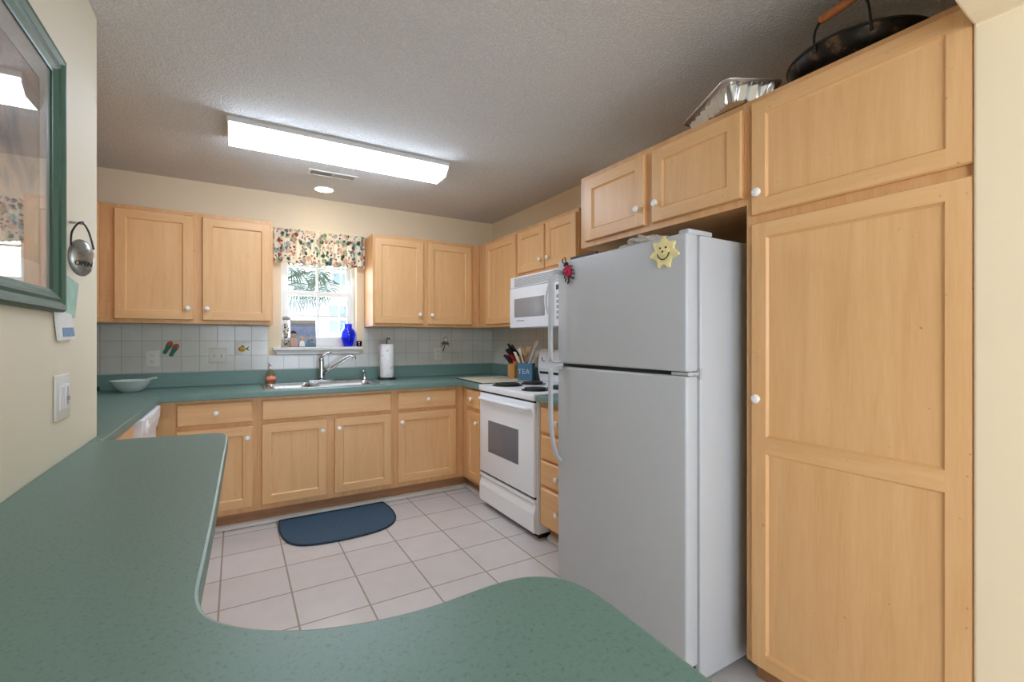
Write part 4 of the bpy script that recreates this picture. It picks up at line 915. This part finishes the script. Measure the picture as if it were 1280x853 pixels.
# tea tin with utensils
tt = thing('tea_tin', (2.07, 3.20, zb), 'blue square tin lettered TEA holding wooden cooking tools', 'canister')
Mt2 = Matrix.Translation((2.078, 3.238, zb)) @ Matrix.Rotation(-.83, 4, 'Z')
w2 = .060
MB().grid([-w2, -w2 + .003, w2 - .003, w2], [-w2, -w2 + .003, w2 - .003, w2], lambda u, v: not (abs(u) < w2 - .003 and abs(v) < w2 - .003), 0, .142).box(-w2, w2, -w2, w2, -.0005, .003).xf(Mt2).build('tin', TEABLUE, tt, bevel=.002)
text_mesh('TEA', .058, .0008).xf(Mt2 @ Matrix.Translation((-.008, -w2 - .0008, .072)) @ Matrix.Rotation(PI / 2, 4, 'X')).build('lettering', plain('pale_lettering', srgb(190, 206, 214), .5), tt)
def utensil(kind, bx, by, tx, ty, top, mat, label):
    p0 = Vector((2.078 + bx, 3.238 + by, zb + .006)); p1 = Vector((2.078 + tx, 3.238 + ty, zb + top))
    d = (p1 - p0).normalized(); L = (p1 - p0).length
    rot = d.to_track_quat('Z', 'Y').to_matrix().to_4x4(); M = Matrix.Translation(p0) @ rot
    mb = MB(); h = {'spoon': .075, 'spatula': .085, 'fork': .07, 'flat': .10}[kind]
    mb.tube([(0, 0, 0), (0, 0, L * .4), (0, 0, L - h)], [.0062, .0055, .0058], 8)
    if kind == 'spoon': mb.lathe([(.005, L - h - .006), (.014, L - h + .012), (.024, L - .036), (.022, L - .014), (.012, L - .003), (0, L)], (0, 0, 0), 14, sy=.35)
    elif kind == 'flat': mb.rbox(-.020, .020, -.0035, .0035, L - h - .004, L, .003)
    elif kind == 'spatula': mb.prism([(-.008, L - h - .004), (.008, L - h - .004), (.026, L - h + .03), (.024, L - .004), (.018, L), (-.018, L), (-.024, L - .004), (-.026, L - h + .03)], 'y', -.003, .003)
    else:
        mb.prism([(-.007, L - h - .004), (.007, L - h - .004), (.020, L - h + .03), (.020, L), (.011, L), (.010, L - .03), (.005, L - .03), (.004, L), (-.004, L), (-.005, L - .03), (-.010, L - .03), (-.011, L), (-.020, L), (-.020, L - h + .03)], 'y', -.003, .003)
    o = mb.xf(M).build({'spoon': 'wooden_spoon', 'spatula': 'spatula', 'fork': 'wooden_fork', 'flat': 'wooden_paddle'}[kind], mat); recenter(o)
    tag(o, label, 'utensil', 'cooking tools in the blue tin')
utensil('spoon', .02, 0, -.075, .0, .262, SPOONL, 'pale wooden spoon leaning farthest left in the blue tin')
utensil('flat', .015, .02, -.105, .02, .235, SPOONL, 'pale wooden paddle leaning left and low in the blue tin')
utensil('spoon', .0, .03, -.03, .05, .280, SPOONW, 'tan wooden spoon standing upright in the middle of the blue tin')
utensil('fork', -.01, -.01, .0, .03, .265, SPOONW, 'tan wooden fork standing in the middle of the blue tin')
utensil('spoon', -.045, -.02, .085, -.03, .330, SPOONL, 'tallest pale wooden spoon rising to the right in the blue tin')
utensil('spatula', -.03, .02, .05, .04, .275, SPOONW, 'brown wooden spatula behind the tallest spoon in the blue tin')
utensil('spoon', -.035, -.035, .105, -.02, .245, SPOONL, 'pale wooden spoon leaning farthest right in the blue tin')
utensil('fork', -.04, .0, .125, .02, .220, SPOONW, 'tan wooden fork leaning low to the right in the blue tin')

# rug
rp = [(.254, 3.560), (.968, 3.560), (.985, 3.40), (.968, 3.23), (.905, 3.11), (.79, 3.045), (.61, 3.025), (.45, 3.038), (.335, 3.08), (.270, 3.18), (.246, 3.36)]
ed = [rp[0], rp[1]] + [(p.x, p.y) for p in spline([(a, b, 0) for a, b in rp[1:] + [rp[0]]], 5)][1:-1]
rug = thing('kitchen_mat', (.61, 3.29, 0), 'navy blue half round mat on the tile floor in front of the sink cabinet', 'mat')
MB().prism(ed, 'z', .0008, .010).build('pile', NAVY, rug, bevel=.003)
MB().tube([(a, b, .008) for a, b in ed], .006, 6, closed=True).build('binding', NAVYE, rug)

# ------------------------------------------------------------------ on top of the tall cabinets
fp = thing('foil_pan', (1.69, 1.14, 2.134), 'large ribbed aluminium foil roasting pan on the cabinet above the refrigerator', 'pan')
zr2 = 2.200; c0 = Vector((1.492, 1.022)); ex = Vector((.470, .883)); ey = Vector((.883, -.470)); LX, LY = .385, .235
def ring(inset, z, rib, n=18):
    o = []
    side = [((0, 0), (1, 0)), ((1, 0), (1, 1)), ((1, 1), (0, 1)), ((0, 1), (0, 0))]
    r = .03
    for (a, b), nr in zip(side, (n, n * 2 // 3, n, n * 2 // 3)):
        for k in range(nr):
            t = k / nr; u = (a[0] + (b[0] - a[0]) * t) * LX; v = (a[1] + (b[1] - a[1]) * t) * LY
            cu, cv_ = min(max(u, inset + r), LX - inset - r), min(max(v, inset + r), LY - inset - r)
            dx, dy = u - cu, v - cv_; q = math.hypot(dx, dy)
            w_ = rib * (1 if k % 2 else -1)
            if q > 1e-6: u, v = cu + dx / q * (r + w_), cv_ + dy / q * (r + w_)
            else: u, v = cu, cv_
            p = c0 + ex * u + ey * v; o.append((p.x, p.y, z))
    return o
Ls = [ring(.010, zr2 - .006, 0), ring(.006, zr2 - .002, 0), ring(.008, zr2, 0), ring(.014, zr2 - .001, 0), ring(.022, zr2 - .003, .0005), ring(.028, zr2 - .012, .0065), ring(.044, 2.142, .0065), ring(.046, 2.1352, .001)]
k = len(Ls[0])
MB().add([p for l in Ls for p in l], [(i * k + j, i * k + (j + 1) % k, (i + 1) * k + (j + 1) % k, (i + 1) * k + j) for i in range(len(Ls) - 1) for j in range(k)] + [[(len(Ls) - 1) * k + j for j in range(k)]], 0, False).build('tray', ALU, fp)
MB().tube(Ls[1], .0028, 6, closed=True).build('rolled_rim', ALU, fp)
wk2 = thing('wok', (1.84, .753, 2.134), 'black iron wok with a wooden bail handle on top of the pantry cabinet', 'wok')
WC = (1.838, .753, 2.1345); wr = .209
WOK = newmat('seasoned_iron'); m_, nt, b = WOK
n = noise_node(nt, coords(nt), 14, 4, .6); r = ramp(nt, n.outputs['Fac'], [(.40, srgb(20, 19, 18)), (.54, srgb(46, 38, 32)), (.66, srgb(120, 94, 70))])
nt.links.new(r.outputs['Color'], b.inputs['Base Color']); b.inputs['Roughness'].default_value = .34; b.inputs['Metallic'].default_value = .5
pr = [(0, 0), (.06, 0)] + [(.06 + (wr - .06) * math.sin(t), .108 * (1 - math.cos(t))) for t in [i * 1.45 / 12 for i in range(1, 13)]]
zr3 = pr[-1][1]; rr3 = pr[-1][0]
pr += [(rr3 + .004, zr3 + .003), (rr3 + .001, zr3 + .006), (rr3 - .005, zr3 + .002)] + [(max(0, a - .005), b_ + .005) for a, b_ in pr[-2:0:-1]] + [(0, .005)]
MB().lathe(pr, WC, 64).build('pan', m_, wk2)
MB().tube([(WC[0] + rr3 * math.cos(a), WC[1] + rr3 * math.sin(a), WC[2] + zr3 + .002) for a in [i * 2 * PI / 64 for i in range(64)]], .0045, 6, closed=True).build('rim', BLKM, wk2)
A = Vector((1.634, .79, 2.237)); B = Vector((1.663, .645, 2.237))
wire = plain('black_wire', srgb(40, 38, 36), .4, .6)
g0 = Vector((1.640, .777, 2.305)); g1 = Vector((1.660, .672, 2.335))
MB().tube(spline([A + Vector((.004, 0, -.03)), A + Vector((-.006, 0, 0)), A + Vector((-.006, -.003, .035)), g0], 5), .0038, 8).build('bail_wire', wire, wk2)
MB().tube(spline([g1, B + Vector((-.004, .008, .06)), B + Vector((-.007, 0, .01)), B + Vector((.003, 0, -.03))], 5), .0038, 8).build('bail_wire', wire, wk2)
MB().tube([g0 + (g1 - g0) * t for t in (-.04, 0, .12, .5, .88, 1, 1.04)], [.008, .012, .0135, .0145, .0135, .012, .008], 12).build('wooden_grip', GRIPW, wk2)
